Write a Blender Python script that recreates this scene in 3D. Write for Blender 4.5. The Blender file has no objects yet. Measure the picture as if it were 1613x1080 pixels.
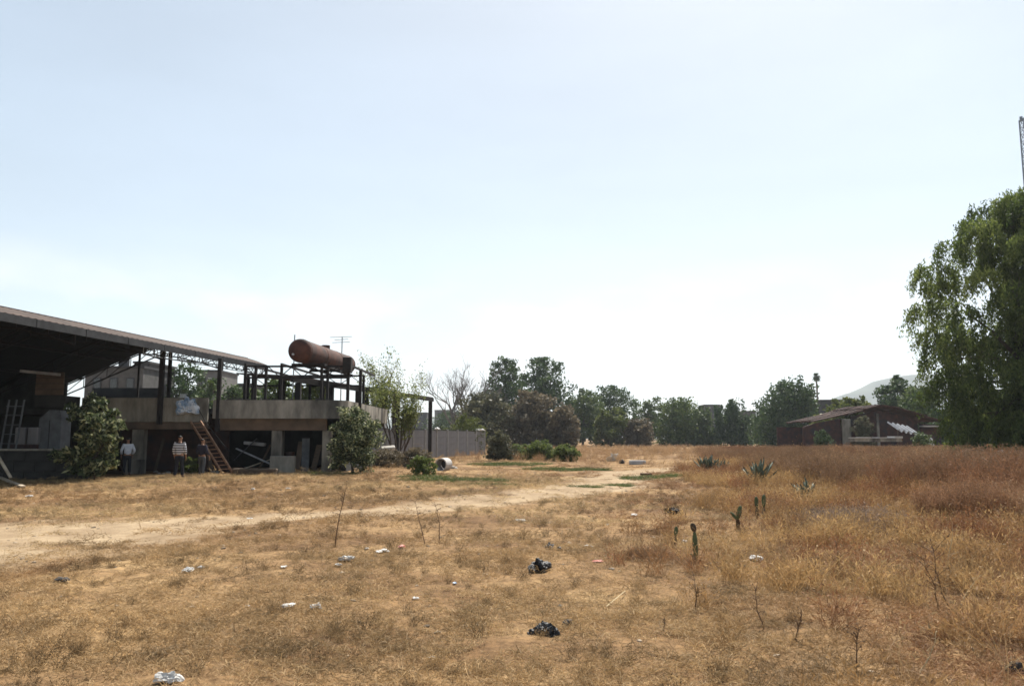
import bpy, bmesh, math, random
import numpy as np
from mathutils import Vector, Matrix

R = math.radians
random.seed(7)
rng = np.random.default_rng(7)
scene = bpy.context.scene
C = scene.collection

# ------------------------------------------------------------------ camera, sky, sun, exposure
F, CX, CY = 1254.0, 806.5, 540.0           # focal length and centre in photo pixels (1613 x 1080)
CAMZ, PITCH = 1.6, math.atan(150.0 / 1254.0)
cam = bpy.data.cameras.new('camera')
cam.lens, cam.sensor_width = 36.0 * F / 1613.0, 36.0
cam.clip_start, cam.clip_end = 0.1, 6000.0
camo = bpy.data.objects.new('camera', cam)
C.objects.link(camo)
camo.location = (0, 0, CAMZ)
camo.rotation_euler = (R(90) + PITCH, 0, 0)
scene.camera = camo

SUN_AZ, SUN_EL = R(20), R(54)               # azimuth clockwise from the view direction
world = bpy.data.worlds.new('World')
scene.world = world
world.use_nodes = True
wn, wl = world.node_tree.nodes, world.node_tree.links
wn.clear()
sky = wn.new('ShaderNodeTexSky')
sky.sky_type = 'NISHITA'
sky.sun_disc = False
sky.sun_elevation, sky.sun_rotation = SUN_EL, SUN_AZ
sky.altitude, sky.air_density, sky.dust_density, sky.ozone_density = 2200, 1.0, 4.5, 0.35
bg = wn.new('ShaderNodeBackground')
bg.inputs['Strength'].default_value = 0.088
wout = wn.new('ShaderNodeOutputWorld')
# thin cumulus low over the horizon, all the way round
tc = wn.new('ShaderNodeTexCoord')
mp = wn.new('ShaderNodeMapping'); mp.inputs['Scale'].default_value = (1, 1, 2.2)
mp.inputs['Location'].default_value = (0.62, 0.35, 0.0)
nz = wn.new('ShaderNodeTexNoise'); nz.inputs['Scale'].default_value = 3.4; nz.inputs['Detail'].default_value = 8
sep = wn.new('ShaderNodeSeparateXYZ')
cr = wn.new('ShaderNodeValToRGB'); cr.color_ramp.elements[0].position = .47; cr.color_ramp.elements[1].position = .6
band = wn.new('ShaderNodeValToRGB')
band.color_ramp.elements[0].position = 0.14; band.color_ramp.elements[0].color = (1, 1, 1, 1)
band.color_ramp.elements[1].position = 0.22; band.color_ramp.elements[1].color = (0, 0, 0, 1)
mu = wn.new('ShaderNodeMath'); mu.operation = 'MULTIPLY'
mu2 = wn.new('ShaderNodeMath'); mu2.operation = 'MULTIPLY'; mu2.inputs[1].default_value = .6
mixc = wn.new('ShaderNodeMixRGB'); mixc.inputs['Color2'].default_value = (6.9, 6.75, 6.65, 1)
wl.new(tc.outputs['Generated'], mp.inputs['Vector']); wl.new(mp.outputs['Vector'], nz.inputs['Vector'])
wl.new(tc.outputs['Generated'], sep.inputs['Vector'])
wl.new(nz.outputs['Fac'], cr.inputs['Fac']); wl.new(sep.outputs['Z'], band.inputs['Fac'])
wl.new(cr.outputs['Color'], mu.inputs[0]); wl.new(band.outputs['Color'], mu.inputs[1])
wl.new(mu.outputs[0], mu2.inputs[0]); wl.new(mu2.outputs[0], mixc.inputs['Fac'])
vs1 = wn.new('ShaderNodeVectorMath'); vs1.operation = 'SCALE'; vs1.inputs['Scale'].default_value = .1
gm_ = wn.new('ShaderNodeGamma'); gm_.inputs['Gamma'].default_value = .54      # thick summer haze flattens the sky
vs2 = wn.new('ShaderNodeVectorMath'); vs2.operation = 'MULTIPLY'; vs2.inputs[1].default_value = (7.3, 7.3, 6.85)
wl.new(sky.outputs['Color'], vs1.inputs[0]); wl.new(vs1.outputs['Vector'], gm_.inputs['Color']); wl.new(gm_.outputs['Color'], vs2.inputs[0])
ci_n = wn.new('ShaderNodeTexNoise'); ci_n.inputs['Scale'].default_value = 2.1; ci_n.inputs['Detail'].default_value = 7; ci_n.inputs['Roughness'].default_value = .55
ci_m = wn.new('ShaderNodeMapping'); ci_m.inputs['Scale'].default_value = (.8, 1.4, 3.5); wl.new(tc.outputs['Generated'], ci_m.inputs['Vector']); wl.new(ci_m.outputs['Vector'], ci_n.inputs['Vector'])
ci_r = wn.new('ShaderNodeMapRange'); ci_r.inputs['From Min'].default_value = .3; ci_r.inputs['From Max'].default_value = .75; ci_r.inputs['To Min'].default_value = .955; ci_r.inputs['To Max'].default_value = 1.075
wl.new(ci_n.outputs['Fac'], ci_r.inputs['Value']); vs3 = wn.new('ShaderNodeVectorMath'); vs3.operation = 'SCALE'      # thin uneven veil of high haze
wl.new(vs2.outputs['Vector'], vs3.inputs[0]); wl.new(ci_r.outputs['Result'], vs3.inputs['Scale'])
wl.new(vs3.outputs['Vector'], mixc.inputs['Color1']); wl.new(mixc.outputs['Color'], bg.inputs['Color'])
wl.new(bg.outputs['Background'], wout.inputs['Surface'])

sd = bpy.data.lights.new('sun', 'SUN')
sd.energy, sd.angle, sd.color = 4.5, R(0.6), (1.0, 0.95, 0.87)
so = bpy.data.objects.new('sun', sd)
C.objects.link(so)
sdir = Vector((math.sin(SUN_AZ) * math.cos(SUN_EL), math.cos(SUN_AZ) * math.cos(SUN_EL), math.sin(SUN_EL)))
so.rotation_euler = sdir.to_track_quat('Z', 'Y').to_euler()
so.location = (0, -20, 40)

vs = scene.view_settings
vs.view_transform, vs.look, vs.gamma, vs.exposure = 'Standard', 'None', 1.0, 1.05
vs.use_curve_mapping = False
scene.cycles.max_bounces = 8
scene.cycles.transparent_max_bounces = 8
scene.cycles.volume_bounces = 0
scene.cycles.filter_width = 1.6

# ------------------------------------------------------------------ helpers
def lattice(ix, iy):
    n = np.sin(ix * 127.1 + iy * 311.7) * 43758.5453
    return n - np.floor(n)
def vnoise(x, y):
    x = np.asarray(x, float); y = np.asarray(y, float)
    ix, iy = np.floor(x), np.floor(y)
    fx, fy = x - ix, y - iy
    fx = fx * fx * (3 - 2 * fx); fy = fy * fy * (3 - 2 * fy)
    a, b, c, d = lattice(ix, iy), lattice(ix + 1, iy), lattice(ix, iy + 1), lattice(ix + 1, iy + 1)
    return (a * (1 - fx) + b * fx) * (1 - fy) + (c * (1 - fx) + d * fx) * fy
def sstep(v, a, b):
    t = np.clip((np.asarray(v, float) - a) / (b - a), 0, 1)
    return t * t * (3 - 2 * t)
def terrain(x, y):
    x = np.asarray(x, float); y = np.asarray(y, float)
    far = sstep(y, 90, 160)
    near = 1 - far
    h = (vnoise(x / 5 + 3, y / 5) - .5) * .12 * near + (vnoise(x / 1.3, y / 1.3 + 9) - .5) * .05 * near
    h += (vnoise(x / .45, y / .45 + 4) - .5) * .055 * (1 - sstep(y, 20, 40))
    h += .24 * sstep(x - .03 * y, 4.5, 11) * sstep(y, 8, 18) * (1 - sstep(y, 60, 110))
    h -= .06 * (1 - sstep(y, 25, 33)) * sstep(-x, 2, 12)
    return h
def hz(x, y): return float(terrain(x, y))

cp, sp = math.cos(PITCH), math.sin(PITCH)
def ray(px, py):
    u, v = (px - CX) / F, (CY - py) / F
    return Vector((u, cp - v * sp, sp + v * cp))
def at(px, py, Y):
    r = ray(px, py)
    k = Y / r.y
    return Vector((r.x * k, Y, CAMZ + r.z * k))
def ground_at(px, py):
    r = ray(px, py); y = 3.0
    while y < 400:
        p = Vector((r.x * y / r.y, y, CAMZ + r.z * y / r.y))
        if p.z <= hz(p.x, p.y): return p
        y += .03 + y * .002
    return p
def xat(px, Y): return at(px, 690, Y).x
def zat(py, Y): return at(CX, py, Y).z

def nodes_mat(name):
    m = bpy.data.materials.new(name); m.use_nodes = True
    nt = m.node_tree
    return m, nt, nt.nodes, nt.links, nt.nodes['Principled BSDF']
def M(name, c1, c2=None, scale=3.0, rough=.9, bump=.2, metallic=0., detail=8, spots=None, stretch=(1, 1, 1), spec=.3, lo=.35, hi=.65, bscale=None):
    m, nt, n, l, p = nodes_mat(name)
    p.inputs['Roughness'].default_value = rough
    p.inputs['Metallic'].default_value = metallic
    p.inputs['Specular IOR Level'].default_value = spec
    c2 = c2 or tuple(v * .7 for v in c1)
    t = n.new('ShaderNodeTexCoord'); mpn = n.new('ShaderNodeMapping'); mpn.inputs['Scale'].default_value = stretch
    l.new(t.outputs['Object'], mpn.inputs['Vector'])
    a = n.new('ShaderNodeTexNoise'); a.inputs['Scale'].default_value = scale; a.inputs['Detail'].default_value = detail
    a.inputs['Roughness'].default_value = .65
    l.new(mpn.outputs['Vector'], a.inputs['Vector'])
    r = n.new('ShaderNodeValToRGB')
    r.color_ramp.elements[0].position = lo; r.color_ramp.elements[1].position = hi
    r.color_ramp.elements[0].color = (*c2, 1); r.color_ramp.elements[1].color = (*c1, 1)
    l.new(a.outputs['Fac'], r.inputs['Fac'])
    out = r.outputs['Color']
    if spots:
        b = n.new('ShaderNodeTexNoise'); b.inputs['Scale'].default_value = scale * .45; b.inputs['Detail'].default_value = 6
        l.new(mpn.outputs['Vector'], b.inputs['Vector'])
        rr = n.new('ShaderNodeValToRGB'); rr.color_ramp.elements[0].position = .52; rr.color_ramp.elements[1].position = .66
        l.new(b.outputs['Fac'], rr.inputs['Fac'])
        mx = n.new('ShaderNodeMixRGB'); mx.inputs['Color2'].default_value = (*spots, 1)
        l.new(rr.outputs['Color'], mx.inputs['Fac']); l.new(out, mx.inputs['Color1']); out = mx.outputs['Color']
    l.new(out, p.inputs['Base Color'])
    if bump:
        bn = n.new('ShaderNodeBump'); bn.inputs['Strength'].default_value = bump; bn.inputs['Distance'].default_value = .03
        q = n.new('ShaderNodeTexNoise'); q.inputs['Scale'].default_value = bscale or scale * 6; q.inputs['Detail'].default_value = 5
        l.new(mpn.outputs['Vector'], q.inputs['Vector']); l.new(q.outputs['Fac'], bn.inputs['Height'])
        l.new(bn.outputs['Normal'], p.inputs['Normal'])
    return m
def leaf_mat(name, dark, mid, light, trans=.22):
    m, nt, n, l, p = nodes_mat(name)
    at_ = n.new('ShaderNodeAttribute'); at_.attribute_name = 'tint'
    r = n.new('ShaderNodeValToRGB')
    r.color_ramp.elements[0].color = (*dark, 1); r.color_ramp.elements[1].color = (*light, 1)
    e = r.color_ramp.elements.new(.5); e.color = (*mid, 1)
    l.new(at_.outputs['Fac'], r.inputs['Fac'])
    l.new(r.outputs['Color'], p.inputs['Base Color'])
    p.inputs['Roughness'].default_value = .6; p.inputs['Specular IOR Level'].default_value = .25
    tr = n.new('ShaderNodeBsdfTranslucent'); mx = n.new('ShaderNodeMixShader'); mx.inputs['Fac'].default_value = trans
    l.new(r.outputs['Color'], tr.inputs['Color'])
    l.new(p.outputs['BSDF'], mx.inputs[1]); l.new(tr.outputs['BSDF'], mx.inputs[2])
    l.new(mx.outputs['Shader'], n['Material Output'].inputs['Surface'])
    return m
def instance_mat(name, trans=.3):
    m, nt, n, l, p = nodes_mat(name)
    a = n.new('ShaderNodeAttribute'); a.attribute_type = 'INSTANCER'; a.attribute_name = 'gcol'
    b = n.new('ShaderNodeAttribute'); b.attribute_name = 'tint'
    mr = n.new('ShaderNodeMapRange'); mr.inputs['To Min'].default_value = .62; mr.inputs['To Max'].default_value = 1.3
    l.new(b.outputs['Fac'], mr.inputs['Value'])
    vm = n.new('ShaderNodeVectorMath'); vm.operation = 'SCALE'
    l.new(a.outputs['Vector'], vm.inputs[0]); l.new(mr.outputs['Result'], vm.inputs['Scale'])
    l.new(vm.outputs['Vector'], p.inputs['Base Color'])
    p.inputs['Roughness'].default_value = .7; p.inputs['Specular IOR Level'].default_value = .2
    tr = n.new('ShaderNodeBsdfTranslucent'); mx = n.new('ShaderNodeMixShader'); mx.inputs['Fac'].default_value = trans
    l.new(vm.outputs['Vector'], tr.inputs['Color'])
    l.new(p.outputs['BSDF'], mx.inputs[1]); l.new(tr.outputs['BSDF'], mx.inputs[2])
    l.new(mx.outputs['Shader'], n['Material Output'].inputs['Surface'])
    return m

def tag(o, label=None, cat=None, group=None, kind=None):
    if label: o['label'] = label
    if cat: o['category'] = cat
    if group: o['group'] = group
    if kind: o['kind'] = kind
    return o
def link(o, parent=None):
    C.objects.link(o)
    if parent: o.parent = parent; o.matrix_parent_inverse = Matrix.Translation(parent.location).inverted()
    return o
def thing(name, loc, label, cat, group=None):
    o = bpy.data.objects.new(name, None)
    o.empty_display_size = .2
    C.objects.link(o); o.location = loc
    return tag(o, label, cat, group)
def fast_mesh(name, V, Fc, tint=None):
    V = np.asarray(V, np.float32); Fc = np.asarray(Fc, np.int32)
    k = Fc.shape[1]
    me = bpy.data.meshes.new(name)
    me.vertices.add(len(V)); me.vertices.foreach_set('co', V.ravel())
    me.loops.add(Fc.size); me.loops.foreach_set('vertex_index', Fc.ravel())
    me.polygons.add(len(Fc))
    me.polygons.foreach_set('loop_start', np.arange(0, Fc.size, k, dtype=np.int32))
    me.polygons.foreach_set('loop_total', np.full(len(Fc), k, np.int32))
    if tint is not None:
        a = me.attributes.new('tint', 'FLOAT', 'POINT'); a.data.foreach_set('value', np.asarray(tint, np.float32))
    me.update(); me.validate()
    return me

class MB:
    def __init__(s): s.v = []; s.f = []
    def add(s, vs_, fs):
        b = len(s.v); s.v += [tuple(v) for v in vs_]; s.f += [tuple(i + b for i in f) for f in fs]; return s
    def box(s, x0, x1, y0, y1, z0, z1):
        return s.add([(x0, y0, z0), (x1, y0, z0), (x1, y1, z0), (x0, y1, z0), (x0, y0, z1), (x1, y0, z1), (x1, y1, z1), (x0, y1, z1)],
                     [(0, 3, 2, 1), (4, 5, 6, 7), (0, 1, 5, 4), (1, 2, 6, 5), (2, 3, 7, 6), (3, 0, 4, 7)])
    def bar(s, a, b, w, h=None, up=(0, 0, 1)):
        a, b = Vector(a), Vector(b); h = h or w
        d = (b - a).normalized(); u = Vector(up)
        if abs(d.dot(u)) > .97: u = Vector((0, 1, 0))
        x = d.cross(u).normalized(); z = x.cross(d)
        vs_ = []
        for p in (a, b):
            for i, j in ((-1, -1), (1, -1), (1, 1), (-1, 1)): vs_.append(p + x * w / 2 * i + z * h / 2 * j)
        return s.add(vs_, [(0, 1, 2, 3), (7, 6, 5, 4), (0, 4, 5, 1), (1, 5, 6, 2), (2, 6, 7, 3), (3, 7, 4, 0)])
    def tube(s, pts, rad, n=6, cap=True):
        pts = [Vector(p) for p in pts]; b = len(s.v); m = len(pts)
        for i, p in enumerate(pts):
            d = (pts[min(i + 1, m - 1)] - pts[max(i - 1, 0)]).normalized()
            u = Vector((0, 0, 1)) if abs(d.z) < .9 else Vector((1, 0, 0))
            x = d.cross(u).normalized(); y = x.cross(d)
            r = rad[i] if hasattr(rad, '__len__') else rad
            for k in range(n):
                a = 2 * math.pi * k / n
                s.v.append(tuple(p + (x * math.cos(a) + y * math.sin(a)) * r))
        for i in range(m - 1):
            for k in range(n):
                s.f.append((b + i * n + k, b + i * n + (k + 1) % n, b + (i + 1) * n + (k + 1) % n, b + (i + 1) * n + k))
        if cap:
            s.f.append(tuple(b + k for k in range(n))[::-1]); s.f.append(tuple(b + (m - 1) * n + k for k in range(n)))
        return s
    def build(s, name, mat, parent=None, bevel=0, smooth=False):
        me = bpy.data.meshes.new(name); me.from_pydata(s.v, [], s.f); me.update()
        if bevel:
            bm = bmesh.new(); bm.from_mesh(me)
            bmesh.ops.bevel(bm, geom=bm.edges[:], offset=bevel, segments=1, affect='EDGES')
            bm.to_mesh(me); bm.free()
        if smooth:
            me.polygons.foreach_set('use_smooth', [True] * len(me.polygons))
        me.materials.append(mat)
        o = bpy.data.objects.new(name, me)
        return link(o, parent)

# ------------------------------------------------------------------ materials
mt = {}
mt['concrete'] = M('weathered concrete', (.33, .30, .25), (.15, .135, .112), 1.7, spots=(.06, .055, .048), stretch=(1, 1, .35))
mt['concrete_dark'] = M('shade darkened concrete', (.045, .043, .040), (.02, .02, .02), 1.2)  # concrete toned down to put interior shade into its colour
mt['roof_shade'] = M('shade dark underside', (.010, .0095, .009), (.006, .006, .006), 2)  # near black colour stands in for shade below the shed roof
mt['beam_brown'] = M('stained beam', (.16, .11, .075), (.08, .06, .045), 1.3)
mt['panel'] = M('precast grey panel', (.24, .232, .235), (.15, .146, .15), 1.5, spots=(.15, .14, .14), stretch=(1, 1, .3))
mt['panel_post'] = M('pale concrete post', (.50, .48, .45), (.36, .34, .32), 2)
mt['steel'] = M('dark rusty steel', (.024, .018, .016), (.012, .010, .010), 4, rough=.8)
mt['steel_pale'] = M('galvanised steel', (.35, .36, .37), (.2, .2, .2), 4, rough=.6, metallic=.3)
mt['sheet_grey'] = M('grey roof sheet', (.05, .052, .054), (.025, .025, .027), 2, rough=.7)
mt['roof_rust'] = M('brown corrugated roofing', (.10, .068, .054), (.055, .04, .034), 1.2, rough=.85)
mt['tank'] = M('rusted tank', (.095, .037, .023), (.045, .02, .015), 1.6, rough=.8, spots=(.025, .016, .014), metallic=.0)
mt['brick_dark'] = M('old dark brick', (.085, .036, .028), (.035, .02, .018), 2.2, spots=(.03, .025, .03))
mt['tile_roof'] = M('old clay tile', (.10, .05, .038), (.03, .02, .018), 1.4)
mt['stone'] = M('pale rubble stone', (.55, .51, .45), (.36, .33, .29), 4)
mt['stone_dark'] = M('dark rock', (.09, .08, .075), (.05, .045, .04), 4)
mt['white'] = M('white paint', (.72, .72, .70), (.55, .55, .54), 3)
mt['white_dirty'] = M('dirty white board', (.42, .42, .43), (.26, .26, .27), 3)
mt['blue_cloth'] = M('blue and white cloth', (.62, .65, .70), (.20, .29, .42), 3.2, lo=.45, hi=.55)
mt['plastic_white'] = M('white plastic bag', (.66, .65, .62), (.42, .40, .37), 8, rough=.5)
mt['plastic_black'] = M('black plastic', (.016, .016, .018), (.008, .008, .009), 8, rough=.5, spec=.4, bump=.6)
mt['red_paper'] = M('faded red wrapper', (.42, .10, .07), (.6, .35, .3), 12)
mt['wood'] = M('weathered wood', (.12, .085, .055), (.06, .042, .03), 3, stretch=(1, 1, 8))
mt['wood_pale'] = M('sun bleached wood', (.5, .42, .32), (.33, .27, .2), 3)
mt['ladder'] = M('rusty ladder steel', (.36, .21, .13), (.2, .11, .07), 6)
mt['bark'] = M('brown bark', (.10, .075, .055), (.045, .034, .027), 4, bump=.6)
mt['bark_grey'] = M('grey bark', (.20, .175, .155), (.11, .095, .085), 4, bump=.5)
mt['agave'] = M('blue green agave', (.095, .11, .075), (.045, .06, .04), 3, rough=.65, spec=.4)
mt['agave_tip'] = M('brown agave spine', (.05, .035, .025), (.03, .02, .015), 3)
mt['cactus'] = M('green cactus', (.10, .125, .05), (.055, .07, .03), 9, rough=.7)
mt['cactus_dry'] = M('dried cactus', (.09, .06, .035), (.05, .035, .022), 9)
mt['dry_stem'] = M('dry brown stem', (.16, .095, .055), (.09, .055, .035), 8)
mt['straw_stem'] = M('pale dry stem', (.55, .45, .28), (.4, .3, .17), 8)
mt['skin'] = M('skin', (.30, .165, .10), (.26, .14, .09), 5, rough=.6, bump=0)
mt['hair'] = M('black hair', (.012, .010, .010), (.007, .006, .006), 30, rough=.5)
mt['denim'] = M('dark trousers', (.018, .020, .028), (.010, .011, .016), 20)
mt['grey_cloth'] = M('grey trousers', (.10, .105, .11), (.06, .065, .07), 20)
mt['navy'] = M('dark navy shirt', (.03, .028, .045), (.02, .018, .03), 20)
mt['shirt_white'] = M('pale blue white shirt', (.66, .68, .72), (.5, .53, .6), 8)
mt['shoe'] = M('black shoe', (.012, .012, .012), (.008, .008, .008), 20, rough=.5)
mt['hill'] = M('scrub hill', (.075, .085, .05), (.045, .055, .035), .012, bump=0)
mt['city'] = M('grey render', (.16, .155, .15), (.11, .11, .11), .5)
mt['city_mid'] = M('stained render', (.11, .105, .10), (.065, .063, .06), 1.2)
mt['shaded_sheet'] = M('shaded grey sheet', (.13, .14, .15), (.08, .085, .09), 3)  # grey sheet taken darker, shadow on it put into the colour
mt['wall_post'] = M('grey concrete post', (.34, .33, .31), (.22, .21, .2), 2)
mt['city_dark'] = M('dark render', (.06, .058, .06), (.04, .04, .042), .5)
mt['glass'] = M('dark window pane', (.02, .023, .027), (.015, .017, .02), 2, rough=.15, bump=0, spec=.6)
mt['rubber'] = M('black rubber', (.018, .018, .018), (.01, .01, .01), 6, rough=.7)
mt['mast'] = M('grey blue mast paint', (.20, .235, .29), (.14, .165, .2), 3, rough=.6)

def stripe_mat():
    m, nt, n, l, p = nodes_mat('striped knit')
    t = n.new('ShaderNodeTexCoord'); w = n.new('ShaderNodeTexWave')
    w.bands_direction = 'Z'; w.inputs['Scale'].default_value = 3.3; w.inputs['Distortion'].default_value = .6
    r = n.new('ShaderNodeValToRGB'); r.color_ramp.elements[0].position = .48; r.color_ramp.elements[1].position = .56
    r.color_ramp.elements[0].color = (.03, .03, .045, 1); r.color_ramp.elements[1].color = (.62, .62, .64, 1)
    l.new(t.outputs['Object'], w.inputs['Vector']); l.new(w.outputs['Fac'], r.inputs['Fac']); l.new(r.outputs['Color'], p.inputs['Base Color'])
    p.inputs['Roughness'].default_value = .9
    return m
mt['stripe'] = stripe_mat()

LEAF = {
    'dark': leaf_mat('dark green leaves', (.03, .052, .018), (.06, .10, .034), (.115, .165, .055)),
    'mid': leaf_mat('mid green leaves', (.045, .07, .02), (.09, .13, .036), (.16, .20, .06)),
    'pirul': leaf_mat('pepper tree leaves', (.05, .075, .018), (.115, .15, .036), (.24, .275, .075), .5),
    'yellow': leaf_mat('yellow green leaves', (.06, .075, .016), (.10, .12, .03), (.16, .17, .045), .4),
    'brown': leaf_mat('dry brown leaves', (.075, .062, .04), (.15, .122, .078), (.24, .19, .115), .35),
    'grey': leaf_mat('grey twiggy leaves', (.06, .06, .034), (.11, .105, .06), (.15, .15, .075), .3),
    'oleander': leaf_mat('oleander leaves', (.035, .052, .022), (.09, .112, .045), (.5, .5, .28), .35),
    'young': leaf_mat('young pale leaves', (.08, .105, .03), (.15, .18, .055), (.26, .27, .09), .5),
    'weed': leaf_mat('green weed leaves', (.06, .085, .022), (.12, .15, .04), (.19, .21, .065), .4),
}
grass_m = instance_mat('dry grass blades')

# ------------------------------------------------------------------ ground with the dirt track
track_px = [(-260, 872), (0, 848), (200, 830), (420, 813), (600, 803), (760, 790), (850, 779), (930, 766), (975, 752), (1002, 742), (1040, 736.5), (1120, 733)]
tk = [ground_at(*p) for p in track_px]
tkw = [3.6, 3.3, 2.3, 1.35, 1.3, 1.4, 1.5, 1.7, 1.9, 1.6, 1.0, .7]
def track_mask(x, y):
    x = np.asarray(x, float); y = np.asarray(y, float)
    best = np.full(x.shape, 1e9)
    for i in range(len(tk) - 1):
        ax, ay, bx, by = tk[i].x, tk[i].y, tk[i + 1].x, tk[i + 1].y
        dx, dy = bx - ax, by - ay
        t = np.clip(((x - ax) * dx + (y - ay) * dy) / (dx * dx + dy * dy), 0, 1)
        d = np.hypot(x - ax - t * dx, y - ay - t * dy) / (tkw[i] + (tkw[i + 1] - tkw[i]) * t)
        best = np.minimum(best, d)
    best = best + (vnoise(x * .9 + 5, y * .9) - .5) * .7 + (vnoise(x * 3, y * 3 + 7) - .5) * .3
    return 1 - sstep(best, .35, 1.35)
def axis(lo, hi, fine_lo, fine_hi, step, grow):
    a = list(np.arange(fine_lo, fine_hi, step)); d = step; v = fine_hi
    while v < hi: a.append(v); d *= grow; v += d
    a.append(hi); d = step; v = fine_lo - step
    while v > lo: a.insert(0, v); d *= grow; v -= d
    a.insert(0, lo)
    return np.array(a)
gx, gy = axis(-3500, 3500, -14, 14, .16, 1.06), axis(-40, 4200, 4, 40, .16, 1.06)
XX, YY = np.meshgrid(gx, gy)
TM = track_mask(XX, YY)
ZZ = terrain(XX, YY) - .035 * TM
nx, ny = len(gx), len(gy)
idx = np.arange(nx * ny).reshape(ny, nx)
quads = np.stack([idx[:-1, :-1], idx[:-1, 1:], idx[1:, 1:], idx[1:, :-1]], -1).reshape(-1, 4)
qm = TM.ravel()[quads].mean(1)
V = np.stack([XX, YY, ZZ], -1).reshape(-1, 3)
def ground_mat():
    m, nt, n, l, p = nodes_mat('dry earth and straw')
    t = n.new('ShaderNodeTexCoord')
    def noise(s, det=8, rough=.6):
        a = n.new('ShaderNodeTexNoise'); a.inputs['Scale'].default_value = s; a.inputs['Detail'].default_value = det; a.inputs['Roughness'].default_value = rough
        l.new(t.outputs['Object'], a.inputs['Vector']); return a.outputs['Fac']
    def ramp(f, els):
        r = n.new('ShaderNodeValToRGB'); cr_ = r.color_ramp
        cr_.elements[0].position, cr_.elements[0].color = els[0][0], (*els[0][1], 1)
        cr_.elements[1].position, cr_.elements[1].color = els[-1][0], (*els[-1][1], 1)
        for q, c in els[1:-1]: e = cr_.elements.new(q); e.color = (*c, 1)
        l.new(f, r.inputs['Fac']); return r.outputs['Color']
    def mix(f, a, b, mode='MIX'):
        q = n.new('ShaderNodeMixRGB'); q.blend_type = mode
        if isinstance(f, float): q.inputs['Fac'].default_value = f
        else: l.new(f, q.inputs['Fac'])
        l.new(a, q.inputs['Color1']); l.new(b, q.inputs['Color2']); return q.outputs['Color']
    straw = ramp(noise(.35, 6), [(.36, (.14, .08, .04)), (.5, (.25, .155, .077)), (.64, (.36, .24, .12))])
    fine = ramp(noise(9, 9, .75), [(.32, (.32, .28, .25)), (.5, (.85, .85, .85)), (.7, (1.35, 1.3, 1.2))])
    straw = mix(1.0, straw, fine, 'MULTIPLY')
    dirt = ramp(noise(.8, 7), [(.35, (.25, .18, .11)), (.5, (.33, .245, .155)), (.65, (.40, .305, .195))])
    fine2 = ramp(noise(4, 9, .7), [(.3, (.75, .72, .7)), (.7, (1.08, 1.07, 1.05))])
    dirt = mix(1.0, dirt, fine2, 'MULTIPLY')
    a = n.new('ShaderNodeAttribute'); a.attribute_name = 'track'
    ad = n.new('ShaderNodeMath'); ad.operation = 'ADD'
    sb = n.new('ShaderNodeMath'); sb.operation = 'MULTIPLY_ADD'; sb.inputs[1].default_value = .9; sb.inputs[2].default_value = -.45
    l.new(noise(2.2, 8, .7), sb.inputs[0]); l.new(a.outputs['Fac'], ad.inputs[0]); l.new(sb.outputs[0], ad.inputs[1])
    mr = n.new('ShaderNodeMapRange'); mr.inputs['From Min'].default_value = .2; mr.inputs['From Max'].default_value = .75
    l.new(ad.outputs[0], mr.inputs['Value'])
    l.new(mix(mr.outputs['Result'], straw, dirt), p.inputs['Base Color'])
    p.inputs['Roughness'].default_value = 1; p.inputs['Specular IOR Level'].default_value = .1
    b = n.new('ShaderNodeBump'); b.inputs['Strength'].default_value = .55; b.inputs['Distance'].default_value = .05
    l.new(noise(14, 8, .7), b.inputs['Height']); l.new(b.outputs['Normal'], p.inputs['Normal'])
    return m
gm = ground_mat()
def ground_piece(name, q):
    used = np.unique(q); remap = np.full(len(V), -1); remap[used] = np.arange(len(used))
    me = fast_mesh(name, V[used], remap[q])
    a = me.attributes.new('track', 'FLOAT', 'POINT'); a.data.foreach_set('value', TM.ravel()[used].astype(np.float32))
    me.polygons.foreach_set('use_smooth', [True] * len(me.polygons))
    me.materials.append(gm)
    o = bpy.data.objects.new(name, me); C.objects.link(o); o['kind'] = 'structure'
    return o
ground_piece('ground', quads[qm < .5])
ground_piece('dirt_track', quads[qm >= .5])

# ------------------------------------------------------------------ hill and the haze
def hill(name, px, top, Y, w, seed):
    c = at(px, top, Y); rr = np.random.default_rng(seed)
    n = 60; xs = np.linspace(-1, 1, n); ys = np.linspace(-1, 1, 24)
    A, B = np.meshgrid(xs, ys)
    prof = np.clip(1 - np.abs(A) ** 1.35, 0, 1) * np.clip(1 - B ** 2, 0, 1) ** .8
    prof = prof * (1 + (vnoise(A * 5 + seed, B * 4) - .5) * .22) + (vnoise(A * 18, B * 14 + seed) - .5) * .025
    P = np.stack([c.x + A * w, Y + B * w * .35, prof * c.z - 2], -1).reshape(-1, 3)
    ii = np.arange(n * 24).reshape(24, n)
    q = np.stack([ii[:-1, :-1], ii[:-1, 1:], ii[1:, 1:], ii[1:, :-1]], -1).reshape(-1, 4)
    me = fast_mesh(name, P, q); me.polygons.foreach_set('use_smooth', [True] * len(q)); me.materials.append(mt['hill'])
    o = bpy.data.objects.new(name, me); C.objects.link(o); o['kind'] = 'structure'
hill('hill', 1450, 592, 2500, 640, 3)
hill('low_hill', 690, 655, 2600, 600, 8)

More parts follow.
